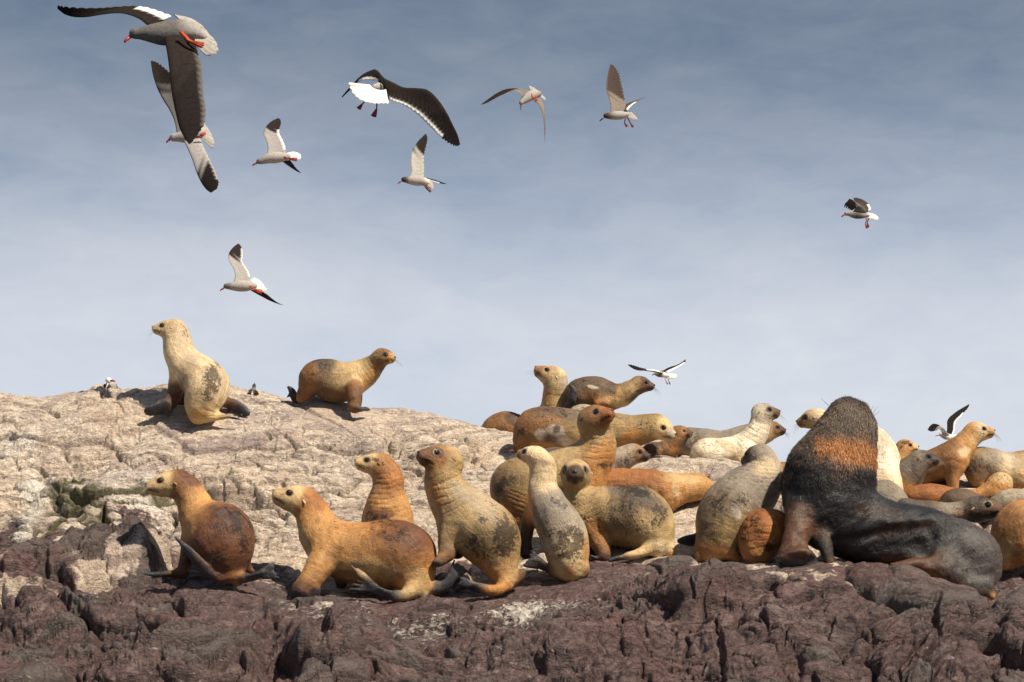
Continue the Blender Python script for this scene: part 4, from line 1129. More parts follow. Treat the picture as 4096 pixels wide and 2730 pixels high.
# 16 pale bump
sea_lion(16, 'pale spotted back squeezed between the dark top one and the scarred one',
    [(1060, 680, 0, 98, 'H'), (1150, 665, 0, 108, 'H'), (1240, 690, 0, 96, 'H')], dirt=[(1120, 600, 60, 30, 0, .7)], col='H')

# 17 brown head, wide eye
sea_lion(17, 'brown sea lion with a wide pale-rimmed eye, just behind the scarred one\'s face',
    [(2130, 890, 0, 78, 'N'), (2110, 960, 0, 90, 'N'), (2050, 1030, .02, 100, 'N'), (1950, 1060, .03, 100, 'U'), (1840, 1060, .04, 92, 'U')],
    head=dict(at=(2135, 868, 0, 74), dir=(.92, .04, .42), face='N', muz='Q', crown='N', ring='N', ringw=.42, lid='C', ear='D', mask=.7),
    paint=[(2180, 960, 70, 60, -30, 'D', .6), (2080, 1060, 60, 50, 0, 'A', .7), (1940, 1060, 40, 70, 10, 'T', .5)], dirt=[(1900, 1060, 100, 60, 0, .5), (2200, 960, 60, 50, 0, .5)], col='N')

# 18 grey body behind, dark-nosed head
sea_lion(18, 'grey sea lion stretched behind the whitish one, dark muzzle below its chin',
    [(850, 385, 0, 52, 'E'), (800, 412, 0, 66, 'E'), (740, 420, .02, 84, 'G'), (640, 450, .02, 98, 'G'), (500, 480, .02, 96, 'G'), (370, 475, .02, 104, 'G'), (270, 480, .02, 112, 'G')],
    head=dict(at=(845, 378, 0, 50), dir=(1, -.02, .2), face='N', muz='D', crown='E', ring='K', ringw=.46, ear='D', dw=1),
    paint=[(300, 400, 100, 40, 0, 'S', .35)], dirt=[(300, 450, 70, 50, 0, .5), (620, 370, 60, 30, 0, .4)], col='G')

# 19 white
sea_lion(19, 'creamy white sea lion with a dark upturned muzzle sitting above the grey rock slab',
    [(778, 275, 0, 66, 'W'), (768, 340, 0, 76, 'W'), (740, 410, 0, 88, 'W'), (685, 480, .02, 100, 'W'), (600, 525, .02, 104, 'W'), (490, 535, 0, 98, 'W'), (390, 535, -.03, 98, 'W'), (340, 560, -.05, 62, 'C')],
    limbs=[dict(p=[(660, 530, -.05, 70, 'W'), (650, 600, -.08, 48, 'C')])],
    head=dict(at=(779, 263, 0, 63), dir=(1, .10, .22), face='H', muz='Q', crown='H', ring='D', ringw=.46, ear='G', mask=.8),
    paint=[(790, 310, 60, 40, 10, 'H', .7), (600, 590, 60, 40, 0, 'L', .7), (540, 490, 80, 30, 35, 'L', .6), (700, 330, 20, 50, 0, 'H', .5)], dirt=[(400, 470, 80, 40, 0, .25)],
    folds=[(770, 330, 660, 540, 110, 36, .004)], col='W')

# 20 grey, back turned
sea_lion(20, 'grey sea lion with its back turned beside the bull, dark brown rump',
    [(778, 580, .02, 84, 'G'), (798, 630, .02, 102, 'H'), (795, 700, .02, 128, 'H'), (745, 770, .01, 170, 'G'), (670, 840, 0, 202, 'G'), (595, 920, -.03, 222, 'G'), (540, 1000, -.05, 220, 'O'), (500, 1090, -.07, 182, 'O'), (465, 1170, -.1, 130, 'O'), (430, 1240, -.12, 70, 'A'), (410, 1280, -.13, 30, 'Z')],
    limbs=[dict(p=[(390, 1180, -.1, 80, 'N'), (345, 1260, -.12, 42, 'Q'), (322, 1295, -.13, 22, 'Q')], k=.04),
           dict(p=[(480, 1190, -.14, 60, 'A'), (550, 1245, -.16, 42, 'Z'), (620, 1285, -.17, 24, 'Z')], k=.04)],
    flips=[dict(p=[(340, 1140, .1, 50, 'F'), (280, 1150, .06, 50, 'F'), (210, 1155, .03, 28, 'F')], n=(0, .9, .7), t=.014)],
    head=dict(at=(768, 566, .02, 80), dir=(-.72, -.05, -.70), face='D', muz='D', crown='G', ring='K', ear='G'),
    paint=[(600, 950, 60, 26, 60, 'P', .75, .2), (470, 950, 130, 170, 20, 'M', .65), (800, 640, 90, 70, 0, 'C', .55), (420, 1210, 130, 50, 5, 'Z', .7), (780, 520, 90, 40, 0, 'G', .7), (540, 1050, 140, 70, 30, 'O', .5)],
    dirt=[(480, 900, 120, 150, 20, .8), (640, 860, 40, 80, -30, 1.0), (440, 1090, 80, 120, 0, .5), (640, 700, 100, 60, 0, .4)], folds=[(790, 600, 760, 780, 130, 30, .009)], col='G')

# 21 rust ball
sea_lion(21, 'rust-coloured sea lion curled between the grey one and the bull',
    [(860, 1075, .02, 150, 'Z'), (800, 1090, 0, 168, 'Z'), (758, 1140, -.02, 150, 'Z'), (745, 1215, -.04, 122, 'R'), (760, 1260, -.05, 80, 'A')],
    paint=[(720, 1230, 80, 60, 0, 'A', .7), (870, 1130, 50, 60, 0, 'A', .8), (700, 1060, 80, 80, 0, 'Z', .6)], dirt=[(700, 1060, 100, 100, 0, .6), (800, 1210, 80, 60, 0, .8)], fat=.016, folds=[(760, 960, 760, 1240, 160, 50, .006)], col='Z')

# 23 - 33 the crowd at the right
sea_lion(23, 'cream sea lion behind the bull, showing on both sides of it',
    [[(440, 292, .1, 64, 'C'), (540, 330, .2, 84, 'C'), (700, 400, .3, 108, 'C'), (815, 455, .3, 112, 'W'), (862, 540, .25, 124, 'W'), (878, 660, .15, 122, 'W'), (885, 760, .05, 122, 'C')]],
    head=dict(at=(425, 286, .1, 60), dir=(-1, -.12, -.25), face='E', muz='N', crown='C', ring='D', ringw=.44, ear='C', dw=1),
    paint=[(900, 520, 60, 150, 0, 'P', .4)], dirt=[(900, 470, 60, 80, 0, .25)], folds=[(870, 480, 890, 780, 110, 46, .006)], col='C')
sea_lion(24, 'grey flank low behind the bull\'s back',
    [(860, 800, 0, 105, 'G'), (900, 810, 0, 112, 'G'), (960, 860, 0, 100, 'G')], dirt=[(900, 720, 60, 30, 0, .4)], col='G')
sea_lion(25, 'small tan head with a grey scar behind the eye, far back',
    [(452, 402, 0, 62, 'T'), (425, 450, 0, 78, 'T'), (400, 530, 0, 90, 'T')],
    head=dict(at=(452, 396, 0, 61), dir=(1, .06, .32), face='T', muz='L', crown='N', ring='D', ringw=.36, ear='D', dw=1),
    dirt=[(465, 355, 40, 20, 0, 1.3)], col='T')
sea_lion(26, 'grey-brown sea lion with a black eye patch, right of the cream neck',
    [(575, 512, 0, 82, 'G'), (530, 560, 0, 112, 'M'), (470, 640, .02, 140, 'M'), (420, 740, .02, 130, 'T'), (410, 800, .02, 110, 'A')],
    head=dict(at=(588, 506, 0, 80), dir=(1, .16, .24), face='M', muz='D', crown='G', ring='K', ringw=.52, ear='D', mask=.8),
    paint=[(640, 620, 110, 34, -48, 'D', .85), (480, 760, 60, 60, 0, 'A', .8), (470, 560, 60, 80, 0, 'G', .5)], dirt=[(560, 520, 90, 40, -30, .4)], col='M')
sea_lion(27, 'tan sea lion reared up at the far right, profile against the sky, ochre chest',
    [(1042, 275, 0, 80, 'T'), (990, 330, 0, 96, 'T'), (935, 395, 0, 114, 'T'), (865, 460, 0, 130, 'N'), (790, 505, .02, 136, 'N'), (700, 545, .04, 134, 'N'), (610, 570, .06, 130, 'N')],
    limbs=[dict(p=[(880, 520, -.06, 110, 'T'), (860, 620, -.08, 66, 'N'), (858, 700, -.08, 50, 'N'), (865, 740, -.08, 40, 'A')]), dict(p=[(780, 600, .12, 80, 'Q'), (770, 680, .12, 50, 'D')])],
    head=dict(at=(1050, 266, 0, 78), dir=(1, .08, .25), face='C', muz='T', crown='T', ring='D', ringw=.34, ear='L', mask=.7, dw=1),
    paint=[(950, 520, 50, 130, 40, 'A', .9), (960, 430, 60, 50, 0, 'C', .8), (1060, 330, 60, 50, 0, 'L', .6), (900, 640, 40, 80, 0, 'A', .6), (860, 520, 60, 90, 0, 'N', .7), (700, 450, 120, 50, -20, 'N', .7)], dirt=[(860, 540, 70, 60, 0, .35)], col='T')
sea_lion(28, 'grey-fawn sea lion at the right edge seen from its dark rump',
    [(1040, 690, -.1, 40, 'N'), (1055, 620, -.08, 92, 'N'), (1085, 535, -.05, 134, 'O'), (1170, 545, 0, 142, 'G'), (1290, 585, .05, 144, 'H'), (1420, 590, .1, 160, 'E'), (1580, 570, .15, 172, 'E')],
    limbs=[dict(p=[(1085, 690, -.1, 30, 'N'), (1100, 730, -.12, 18, 'N')], k=.03), dict(p=[(1440, 640, .0, 90, 'A'), (1400, 730, 0, 50, 'A')])],
    paint=[(1070, 540, 110, 110, 0, 'M', .6), (1300, 560, 60, 130, -15, 'C', .7), (1420, 640, 100, 60, 0, 'L', .6), (1190, 480, 110, 60, 10, 'G', .7)], dirt=[(1080, 540, 120, 100, 0, .7), (1170, 470, 60, 40, 0, .4)], col='H')
sea_lion(29, 'orange sea lion lying low, its spotted light neck raised under the grey-fawn one',
    [(520, 800, 0, 78, 'Z'), (620, 800, 0, 104, 'Z'), (720, 810, 0, 112, 'Z'), (850, 830, .02, 102, 'Z'), (980, 830, .02, 84, 'A'), (1090, 800, 0, 70, 'A'), (1180, 750, 0, 74, 'T'), (1245, 700, 0, 82, 'T'), (1275, 685, 0, 76, 'L')],
    limbs=[dict(p=[(1250, 730, 0, 90, 'A'), (1230, 800, 0, 90, 'A')])],
    paint=[(1280, 650, 80, 50, 0, 'L', .8), (700, 740, 200, 60, 0, 'Z', .6)], dirt=[(1250, 640, 70, 30, 0, .55)], col='A')
sea_lion(30, 'smooth brown back between the orange one and the big-eyed head',
    [(800, 880, 0, 70, 'U'), (860, 855, 0, 105, 'U'), (940, 855, 0, 118, 'U'), (1040, 890, .02, 112, 'U'), (1120, 930, .02, 90, 'U')], dirt=[(940, 760, 120, 40, 0, .4)], col='U')
sea_lion(31, 'dark sea lion with one huge glossy eye stretched flat behind the bull\'s back',
    [(1065, 915, -.02, 100, 'M'), (985, 920, 0, 90, 'M'), (890, 935, 0, 84, 'G'), (780, 940, 0, 88, 'G'), (660, 930, .02, 92, 'M'), (540, 910, .03, 84, 'S'), (460, 890, .05, 70, 'S')],
    head=dict(at=(1072, 912, -.02, 104), dir=(.90, .10, .42), face='D', muz='Q', crown='S', ring='D', ringw=.42, lid='C', ear='L', eye=.30, mask=.8),
    paint=[(1060, 1000, 110, 60, 0, 'K', .85), (1080, 830, 90, 30, 15, 'S', .8), (930, 950, 80, 50, 0, 'N', .4), (1210, 860, 50, 18, 25, 'L', .7)], dirt=[(950, 910, 140, 60, 0, .6), (1020, 900, 60, 60, 0, .5)], folds=[(700, 930, 1000, 930, 90, 22, .004)], col='M')
sea_lion(32, 'fawn-grey back at the right edge behind the orange-brown one',
    [(1240, 870, 0, 70, 'G'), (1310, 845, 0, 92, 'H'), (1400, 845, 0, 98, 'H'), (1520, 860, 0, 100, 'H')], paint=[(1400, 850, 60, 20, 10, 'C', .8)], dirt=[(1300, 800, 80, 40, 0, .45)], col='G')
sea_lion(33, 'orange-brown sea lion at the right edge just past the bull\'s rump',
    [(1330, 1350, .02, 80, 'T'), (1370, 1280, .01, 130, 'T'), (1400, 1180, 0, 200, 'A'), (1430, 1100, 0, 236, 'A'), (1560, 1060, .05, 240, 'A'), (1700, 1080, .1, 230, 'A')],
    limbs=[dict(p=[(1310, 1340, -.05, 60, 'T'), (1290, 1400, -.06, 32, 'A')])],
    paint=[(1420, 1010, 240, 130, 8, 'N', .8), (1300, 1250, 90, 90, 0, 'L', .7), (1390, 1360, 60, 90, 20, 'R', .6)], dirt=[(1400, 950, 220, 90, 5, .55)], folds=[(1330, 900, 1380, 1180, 150, 20, .003)], col='A')
sea_lion(34, 'brown back glimpsed behind the grey sea lion\'s neck',
    [(560, 710, 0, 74, 'U'), (640, 700, 0, 92, 'N'), (760, 695, 0, 94, 'N'), (900, 695, .02, 94, 'N'), (1010, 700, .04, 96, 'N')], col='N')
sea_lion(35, 'sliver of a grey-brown flank under the scarred one\'s belly',
    [(430, 720, 0, 50, 'M'), (500, 700, 0, 56, 'M'), (590, 700, 0, 54, 'M'), (660, 720, 0, 46, 'M')], folds=[(450, 700, 640, 700, 60, 12, .003)], col='M')
# 22 the bull
MAT_BULL = make_fur_mat('bull_coat', 0.40, 1.5, 0.42)
bull, bS, bfr, bV, bF, bN = sea_lion(22, 'huge blackish bull sea lion with an orange-banded shaggy mane',
    [[(722, 238, .02, 72, 'S'), (674, 300, .02, 140, 'S'), (655, 352, .02, 186, 'S'), (624, 440, .02, 218, 'A'), (575, 550, .02, 256, 'D'), (534, 672, .02, 300, 'K'), (500, 790, .0, 292, 'K'), (540, 890, 0, 270, 'K')],
     [(520, 860, .02, 282, 'K'), (640, 960, .03, 252, 'K'), (800, 1030, .02, 232, 'K'), (1000, 1065, 0, 226, 'K'), (1180, 1105, 0, 222, 'K'), (1340, 1165, 0, 228, 'S'), (1435, 1235, 0, 226, 'S'), (1440, 1290, -.02, 180, 'S')],
     [(634, 272, .03, 98, 'S'), (650, 300, .03, 115, 'S')]],
    limbs=[dict(p=[(345, 900, -.16, 105, 'K'), (318, 1010, -.24, 96, 'X'), (290, 1110, -.30, 92, 'X'), (275, 1190, -.33, 92, 'X')], k=.07),
           dict(p=[(470, 1050, -.20, 70, 'X'), (500, 1150, -.28, 55, 'K'), (530, 1240, -.30, 40, 'X')], k=.05),
           dict(p=[(1290, 1270, -.22, 120, 'D'), (1180, 1260, -.26, 75, 'X'), (1050, 1245, -.29, 52, 'X'), (930, 1235, -.31, 38, 'Q')], k=.06),
           dict(p=[(1330, 1330, -.2, 110, 'D'), (1440, 1400, -.2, 90, 'Y'), (1545, 1400, -.18, 70, 'Y')], k=.06),
           dict(p=[(1540, 1420, -.18, 46, 'Q'), (1585, 1460, -.2, 30, 'A'), (1605, 1480, -.2, 16, 'F')], k=.03)],
    flips=[dict(p=[(290, 1160, -.33, 92, 'X'), (300, 1205, -.36, 112, 'X'), (330, 1232, -.38, 120, 'F')], n=(0, .75, 1), t=.03),
           dict(p=[(215, 1215, -.36, 42, 'F'), (300, 1245, -.39, 42, 'F'), (420, 1265, -.38, 34, 'F'), (500, 1275, -.36, 16, 'F')], n=(0, .4, 1), t=.025),
           dict(p=[(1600, 1440, -.16, 36, 'F'), (1650, 1410, -.14, 24, 'F'), (1700, 1402, -.12, 8, 'F')], n=(0, .5, 1)),
           dict(p=[(1590, 1470, -.2, 26, 'A'), (1630, 1440, -.18, 16, 'F'), (1655, 1425, -.17, 6, 'F')], n=(0, .5, 1))],
    carve=[dict(p=[(470, 1090, -.23, 10), (560, 1090, -.24, 22), (680, 1082, -.24, 28), (800, 1062, -.25, 34), (920, 1035, -.26, 40), (1060, 1015, -.26, 44), (1200, 1000, -.25, 30)], k=.04),
           dict(p=[(1190, 1010, -.25, 34), (1200, 1080, -.27, 38), (1150, 1170, -.27, 34)], k=.04),
           dict(p=[(660, 1160, -.30, 60), (800, 1150, -.31, 85), (960, 1130, -.31, 90), (1080, 1110, -.31, 70)], k=.08)],
    paint=[(690, 260, 210, 190, 10, 'S', .95), (615, 500, 270, 95, 12, 'Z', .95, .35), (480, 420, 90, 120, 40, 'D', .8), (530, 720, 340, 110, 3, 'K', .9), (900, 960, 420, 110, 12, 'K', .9), (880, 1150, 320, 90, 0, 'K', .95),
           (820, 900, 170, 50, 12, 'D', .7), (1470, 1200, 240, 260, 0, 'Y', .9), (1010, 1010, 260, 36, -8, 'X', .55), (320, 1060, 110, 190, 8, 'X', .7), (340, 920, 90, 90, 0, 'X', .7), (270, 1190, 120, 60, 0, 'X', .8), (330, 1265, 190, 34, 8, 'F', .95, .2), (1080, 1250, 220, 60, 5, 'X', .9), (1200, 1330, 140, 40, 15, 'Z', .6), (1350, 1370, 130, 60, 20, 'D', .8), (1300, 1010, 110, 50, 25, 'K', .8)],
    dirt=[(1450, 1200, 200, 200, 0, .35)], folds=[(520, 700, 900, 860, 250, 26, .003)], col='K', vox=.011, fat=.018, mat=MAT_BULL)
# shaggy mane: thousands of thin tapering hairs rooted in the skin of the neck
def make_mane():
    rng = np.random.default_rng(5)
    V, Nn = bV, bN
    dx, dy, dz = V[:, 0], V[:, 1], V[:, 2] - CAM[2]
    dep = dy * cP + dz * sP; vv = 341 - FPX * (-dy * sP + dz * cP) / dep; uu = 512 + FPX * dx / dep
    lx = (uu - bfr.ox) / bfr.s; ly = (vv - bfr.oy) / bfr.s
    w = (1 - sstep(ly + 0.10 * (lx - 500), 690, 800)) * (Nn[:, 1] < 0.55)
    tuck = np.exp(-(((lx - 1000) / 330) ** 2)) * np.exp(-((ly - (1035 - .06 * (lx - 900))) / 45) ** 2) * (Nn[:, 1] < .2)   # hairy skin fold
    w = np.maximum(w, 0.9 * tuck)
    idx = rng.choice(len(V), 42000, p=w / w.sum())
    roots = V[idx] + rng.normal(0, .004, (42000, 3)); nr = Nn[idx]
    flow = np.array([-.25, -.1, -1.0]); flow = flow - (nr @ flow)[:, None] * nr; flow /= np.linalg.norm(flow, axis=1, keepdims=True)
    cl = fbm(roots.astype(np.float32) * 28, 2, 77)[:, None]
    side = np.cross(nr, flow)
    L = 0.013 + 0.013 * rng.random((42000, 1)); L = np.where(ly[idx][:, None] > 620, L * .6, L)
    d = flow * (.80 + .2 * rng.random((42000, 1))) + nr * (.26 + .20 * rng.random((42000, 1))) + side * (cl * .5 + rng.normal(0, .12, (42000, 1)))
    d /= np.linalg.norm(d, axis=1, keepdims=True)
    wd = 0.0010 + 0.0008 * rng.random((42000, 1))
    mid = roots + d * L * .55; tip = roots + d * L + flow * L * .25 - np.array([0, 0, .004])
    sv = np.cross(d, nr + rng.normal(0, .4, nr.shape)); sv /= np.linalg.norm(sv, axis=1, keepdims=True) + 1e-9
    Vt = np.stack([roots - sv * wd, roots + sv * wd, mid + sv * wd * .8, mid - sv * wd * .8, tip], 1).reshape(-1, 3)
    k = np.arange(42000)[:, None] * 5
    F4 = k + np.array([[0, 1, 2, 3]]); F3 = k + np.array([[3, 2, 4]])
    faces = [tuple(f) for f in F4.tolist()] + [tuple(f) for f in F3.tolist()]
    band = np.exp(-(((ly[idx] - 495 - .20 * (lx[idx] - 600)) / 86) ** 2)) * sstep(lx[idx], 380, 470) + .50 * fbm(roots.astype(np.float32) * 7, 4, 3) + rng.normal(0, .12, 42000)
    bw = sstep(band, .15, .95)[:, None]
    low = sstep(ly[idx] - .12 * (lx[idx] - 600), 560, 640)[:, None]
    tn = sstep(fbm(roots.astype(np.float32) * 5, 3, 13), -.25, .4)[:, None]
    c = (np.array((.150, .112, .082)) * tn + np.array((.085, .064, .050)) * (1 - tn)) * (1 - low) + np.array(C['K']) * 1.8 * low
    c = c * (1 - bw) + np.array((.38, .16, .055)) * bw
    c = c * (.65 + .8 * rng.random((42000, 1)))
    cols = np.repeat(c, 5, 0)
    m, t, b = new_mat('mane_hair')
    t.links.new(N(t, 'ShaderNodeAttribute', attribute_name='pigment').outputs['Color'], b.inputs['Base Color'])
    b.inputs['Roughness'].default_value = .5; b.inputs['Specular IOR Level'].default_value = .2
    mesh_obj('mane', Vt, faces, m, bull, np.array(bull.location), cols={'pigment': cols.clip(0, 1)})
    # a few long whiskers stand out past the outline of the head
    parts = []
    for (x0, y0, x1, y1) in ((560, 245, 470, 155), (800, 285, 862, 238), (790, 262, 815, 205), (800, 275, 838, 214), (565, 250, 490, 176)):
        a, b_ = bfr.pt(x0, y0, .05), bfr.pt(x1, y1, .02)
        parts.append(tube([a, a * .5 + b_ * .5 + np.array([0, 0, .004]), b_], .0016, .0008, 4))
    for grp in (parts[0::4], parts[1:4]):
        v, f = merge(grp)
        mesh_obj('whiskers', v, f, MAT_WHISK_D, bull, np.array(bull.location))
make_mane()
# ------------------------------------------------------------------ gulls
GC_ = dict(w=(.74, .71, .66), g=(.30, .275, .255), s=(.13, .118, .11), k=(.014, .011, .010), b=(.024, .018, .015), h=(.062, .044, .035), r=(.50, .035, .030), o=(.60, .10, .025), d=(.14, .03, .025), n=(.20, .165, .135), l=(.36, .33, .295))  # l is w darkened: shade on the pale bodies put into the colour
def make_feather_mat():
    m, t, b = new_mat('feathers')
    pig = N(t, 'ShaderNodeAttribute', attribute_name='pigment').outputs['Color']
    ft = N(t, 'ShaderNodeAttribute', attribute_name='vane').outputs['Fac']
    geo = N(t, 'ShaderNodeTexCoord').outputs['Object']
    n = noise(t, geo, 70.0, 4, 0.65)
    c = mixrgb(t, 1.0, pig, ramp_of(t, n, [(0.3, 0.78), (0.5, 1.0), (0.7, 1.18)]), 'MULTIPLY')
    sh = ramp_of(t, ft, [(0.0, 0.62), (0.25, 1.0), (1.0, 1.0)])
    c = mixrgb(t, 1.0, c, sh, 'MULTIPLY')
    t.links.new(c, b.inputs['Base Color'])
    b.inputs['Roughness'].default_value = 0.75; b.inputs['Specular IOR Level'].default_value = 0.04
    t.links.new(bump(t, n, 0.004, 0.6), b.inputs['Normal'])
    return m
MAT_FEATHER = make_feather_mat()
MAT_BILL = simple_mat('red_bill', (.30, .022, .020), 0.35, 0.4)
MAT_BILL_D = simple_mat('dark_bill', (.05, .022, .018), 0.4, 0.4)
MAT_LEG = simple_mat('orange_leg', (.40, .050, .016), 0.6, 0.4)
MAT_LEG_D = simple_mat('dark_leg', (.17, .03, .022), 0.5, 0.4)
MAT_LEG_R = simple_mat('red_leg', (.24, .020, .018), 0.6, 0.4)

def loft(fr, st, colf, nf=9, serr=0.03, tipserr=0.20, thick=0.012, camber=0.05, fine=5, nchord=10):
    """a feathered surface from stations (ax, ay, bx, by, da, db): leading edge point, trailing edge point, depths; trailing edge is cut into feathers"""
    A = np.array([[*fr.pt(s[0], s[1], s[4])] for s in st]); B = np.array([[*fr.pt(s[2], s[3], s[5])] for s in st])
    n = max(2, int(round(nf * fine / (len(st) - 1))))
    A = catmull(A, n); B = catmull(B, n)
    m = len(A); s_ = np.linspace(0, 1, m)
    chord = B - A; cl = np.linalg.norm(chord, axis=1)
    span = np.gradient(A * .5 + B * .5, axis=0); span /= np.linalg.norm(span, axis=1, keepdims=True) + 1e-9
    nrm = np.cross(span, chord); nrm /= np.linalg.norm(nrm, axis=1, keepdims=True) + 1e-9
    nrm = np.array([nrm[max(0, i - 3):i + 4].mean(0) for i in range(m)]); nrm /= np.linalg.norm(nrm, axis=1, keepdims=True) + 1e-9
    saw = (s_ * nf) % 1.0                               # 0..1 across each feather
    rnd = hashf(np.floor(s_ * nf).astype(int), np.full(m, 5)) - .5
    depth = serr + (tipserr - serr) * sstep(s_, .55, 1.0)
    ext = 1.0 - depth * (1 - np.sin(np.pi * np.clip(saw, 0.02, 1)) ** .6) + rnd * .02
    B2 = A + chord * ext[:, None] + span * (cl * depth * .45)[:, None] * sstep(s_, .2, .9)[:, None]
    V = []; Cc = []; Vn = []
    mc = nchord
    for side in (1, -1):
        for j in range(mc + 1):
            t = j / mc
            p = A + (B2 - A) * t
            cam = 4 * t * (1 - t) * camber * cl
            th = thick * (0.25 + math.sqrt(max(t, 0.0)) * 1.6 * (1 - t)) * (1 - .6 * s_) * (1 if 0 < t < 1 else .12)
            rid = .0012 * np.cos(2 * np.pi * saw) * sstep(np.full(m, t), .3, .8)
            V.append(p + nrm * (cam + side * th * .5 + rid)[:, None])
            Cc.append(np.array([colf(s, t, side, q) for s, q in zip(s_, saw)]))
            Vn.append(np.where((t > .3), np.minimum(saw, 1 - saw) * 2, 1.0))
    V = np.concatenate(V); Cc = np.concatenate(Cc); Vn = np.concatenate(Vn)
    F = []
    for sd in (0, 1):
        o = sd * (mc + 1) * m
        for j in range(mc):
            for i in range(m - 1):
                q = (o + j * m + i, o + (j + 1) * m + i, o + (j + 1) * m + i + 1, o + j * m + i + 1)
                F.append(q if sd == 0 else q[::-1])
    o = (mc + 1) * m
    for i in range(m - 1):
        F.append((i + 1, o + i + 1, o + i, i)); k = mc * m
        F.append((k + i, o + k + i, o + k + i + 1, k + i + 1))
    for j in range(mc):
        F.append((j * m, o + j * m, o + (j + 1) * m, (j + 1) * m)); e = m - 1
        F.append((j * m + e, (j + 1) * m + e, o + (j + 1) * m + e, o + j * m + e))
    return V, F, Cc, Vn

def wing_col(inner, outer, split=.5, band=None, top=None, edge=None):
    """pigment over a wing: inner and outer colour, white trailing band, optional other colour on one face"""
    def f(s, t, side, q):
        n = .06 * math.sin(s * 37 + t * 11)
        w = min(1, max(0, (s + .18 * (t - .5) + n - split + .05) / .12))
        a = np.array(GC_[inner]); b = np.array(GC_[outer])
        if top and side == top[0]: a = np.array(GC_[top[1]]); b = np.array(GC_[top[2]])
        c = a * (1 - w) + b * w
        if edge and t < .10: c = np.array(GC_[edge])
        if band and band[0] <= s <= band[1]:
            k = min(1, max(0, (t + .02 * math.sin(q * 6.28) - band[2]) / .08)); c = c * (1 - k) + np.array(GC_[band[3] if len(band) > 3 else 'w']) * k
        return c
    return f

def gull(label, crop, Y, body, beak, legs, wings, tail, headcol='w', legmat='o', beakd=False, eye=None, group='gulls in flight', vox=.0065, name='gull', drop=None):
    fr = Frame(crop, Y)
    b0 = body[0] if isinstance(body[0][0], (list, tuple)) else body
    org = fr.pt(b0[len(b0) // 2][0], b0[len(b0) // 2][1], 0)
    if drop: org = fr.pt(*drop)
    root = empty(name, org); tag(root, label, 'gull', group)
    old = {k: C.get(k) for k in GC_}
    S = SDF()
    for ch in (body if isinstance(body[0][0], (list, tuple)) else [body]):
        P = []; cur = GC_['w']
        for p in ch:
            if len(p) > 4: cur = GC_[p[4]]
            P.append([*fr.pt(p[0], p[1], p[2]), fr.r(p[3], p[2]), *cur])
        Q = catmull(P, 5); Q[:, 3] = np.maximum(Q[:, 3], .004); Q[:, 4:] = np.clip(Q[:, 4:], .004, 1)
        S.add([(a[:3], b[:3], a[3], b[3], a[4:], b[4:], None, 1.0) for a, b in zip(Q[:-1], Q[1:])], .02)
    V, F = S.mesh(vox); col = S.colour(V, .006)
    parts = [(V, [tuple(q) for q in F.tolist()])]; cols = [col]; vane = [np.ones(len(V))]
    for w in wings:
        v, f, c, vn = loft(fr, w['st'], w['col'], w.get('nf', 14), w.get('serr', .03), w.get('tip', .20), w.get('t', .012), w.get('camber', .05))
        parts.append((v, f)); cols.append(c); vane.append(vn)
    if tail:
        v, f, c, vn = loft(fr, tail['st'], lambda s, t, side, q: np.array(GC_[tail.get('c', 'w')]), tail.get('nf', 8), .10, .10, .008, .03)
        parts.append((v, f)); cols.append(c); vane.append(vn)
    v, f = merge(parts)
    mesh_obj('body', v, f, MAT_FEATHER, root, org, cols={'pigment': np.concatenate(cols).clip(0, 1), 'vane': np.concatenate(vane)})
    if beak:
        a = fr.pt(beak[0], beak[1], beak[2]); b_ = fr.pt(beak[3], beak[4], beak[5]); r = fr.r(beak[6])
        mid = a * .35 + b_ * .65
        hk = b_ + np.array([0, 0, -r * .9])
        v, f = tube([a, mid, b_, hk], r, r * .45, 8)
        mesh_obj('beak', v, f, MAT_BILL_D if beakd else MAT_BILL, root, org)
    if eye:
        c = fr.pt(eye[0], eye[1], eye[2]); r = fr.r(eye[3])
        v, f = ellipsoid_mesh(c, np.eye(3), (r, r, r), 10, 8); mesh_obj('eye', v, f, MAT_EYE, root, org)
    lm = {'o': MAT_LEG, 'd': MAT_LEG_D, 'r': MAT_LEG_R}[legmat]
    for lg in legs:
        pts = [fr.pt(*p[:3]) for p in lg['p']]; r = fr.r(lg.get('r', 8))
        pr_ = [tube(pts[:-1], r, r * .8, 6)]
        # webbed foot: three toes with web between, folded together
        a, b_ = pts[-2], pts[-1]; d = b_ - a; L = np.linalg.norm(d); d /= L; sd = np.cross(d, [0, 1, 0]); sd /= np.linalg.norm(sd) + 1e-9; up = np.cross(sd, d)
        w = L * lg.get('w', .22)
        for k in (-1, 0, 1): pr_.append(tube([a, a + d * L * .5 + sd * k * w * .6 + up * .002, a + d * L * (1 if k == 0 else .92) + sd * k * w], r * 1.0, r * .4, 5))
        vv_ = [a, a + d * L * .88 + sd * w, a + d * L * .95, a + d * L * .88 - sd * w]
        e3 = up * .0012
        pr_.append(([p + e3 for p in vv_] + [p - e3 for p in vv_], [(0, 1, 2), (0, 2, 3), (6, 5, 4), (7, 6, 4), (0, 4, 5, 1), (1, 5, 6, 2), (2, 6, 7, 3), (3, 7, 4, 0)]))
        v, f = merge(pr_)
        mesh_obj('leg', v, f, lm, root, org)
    return root

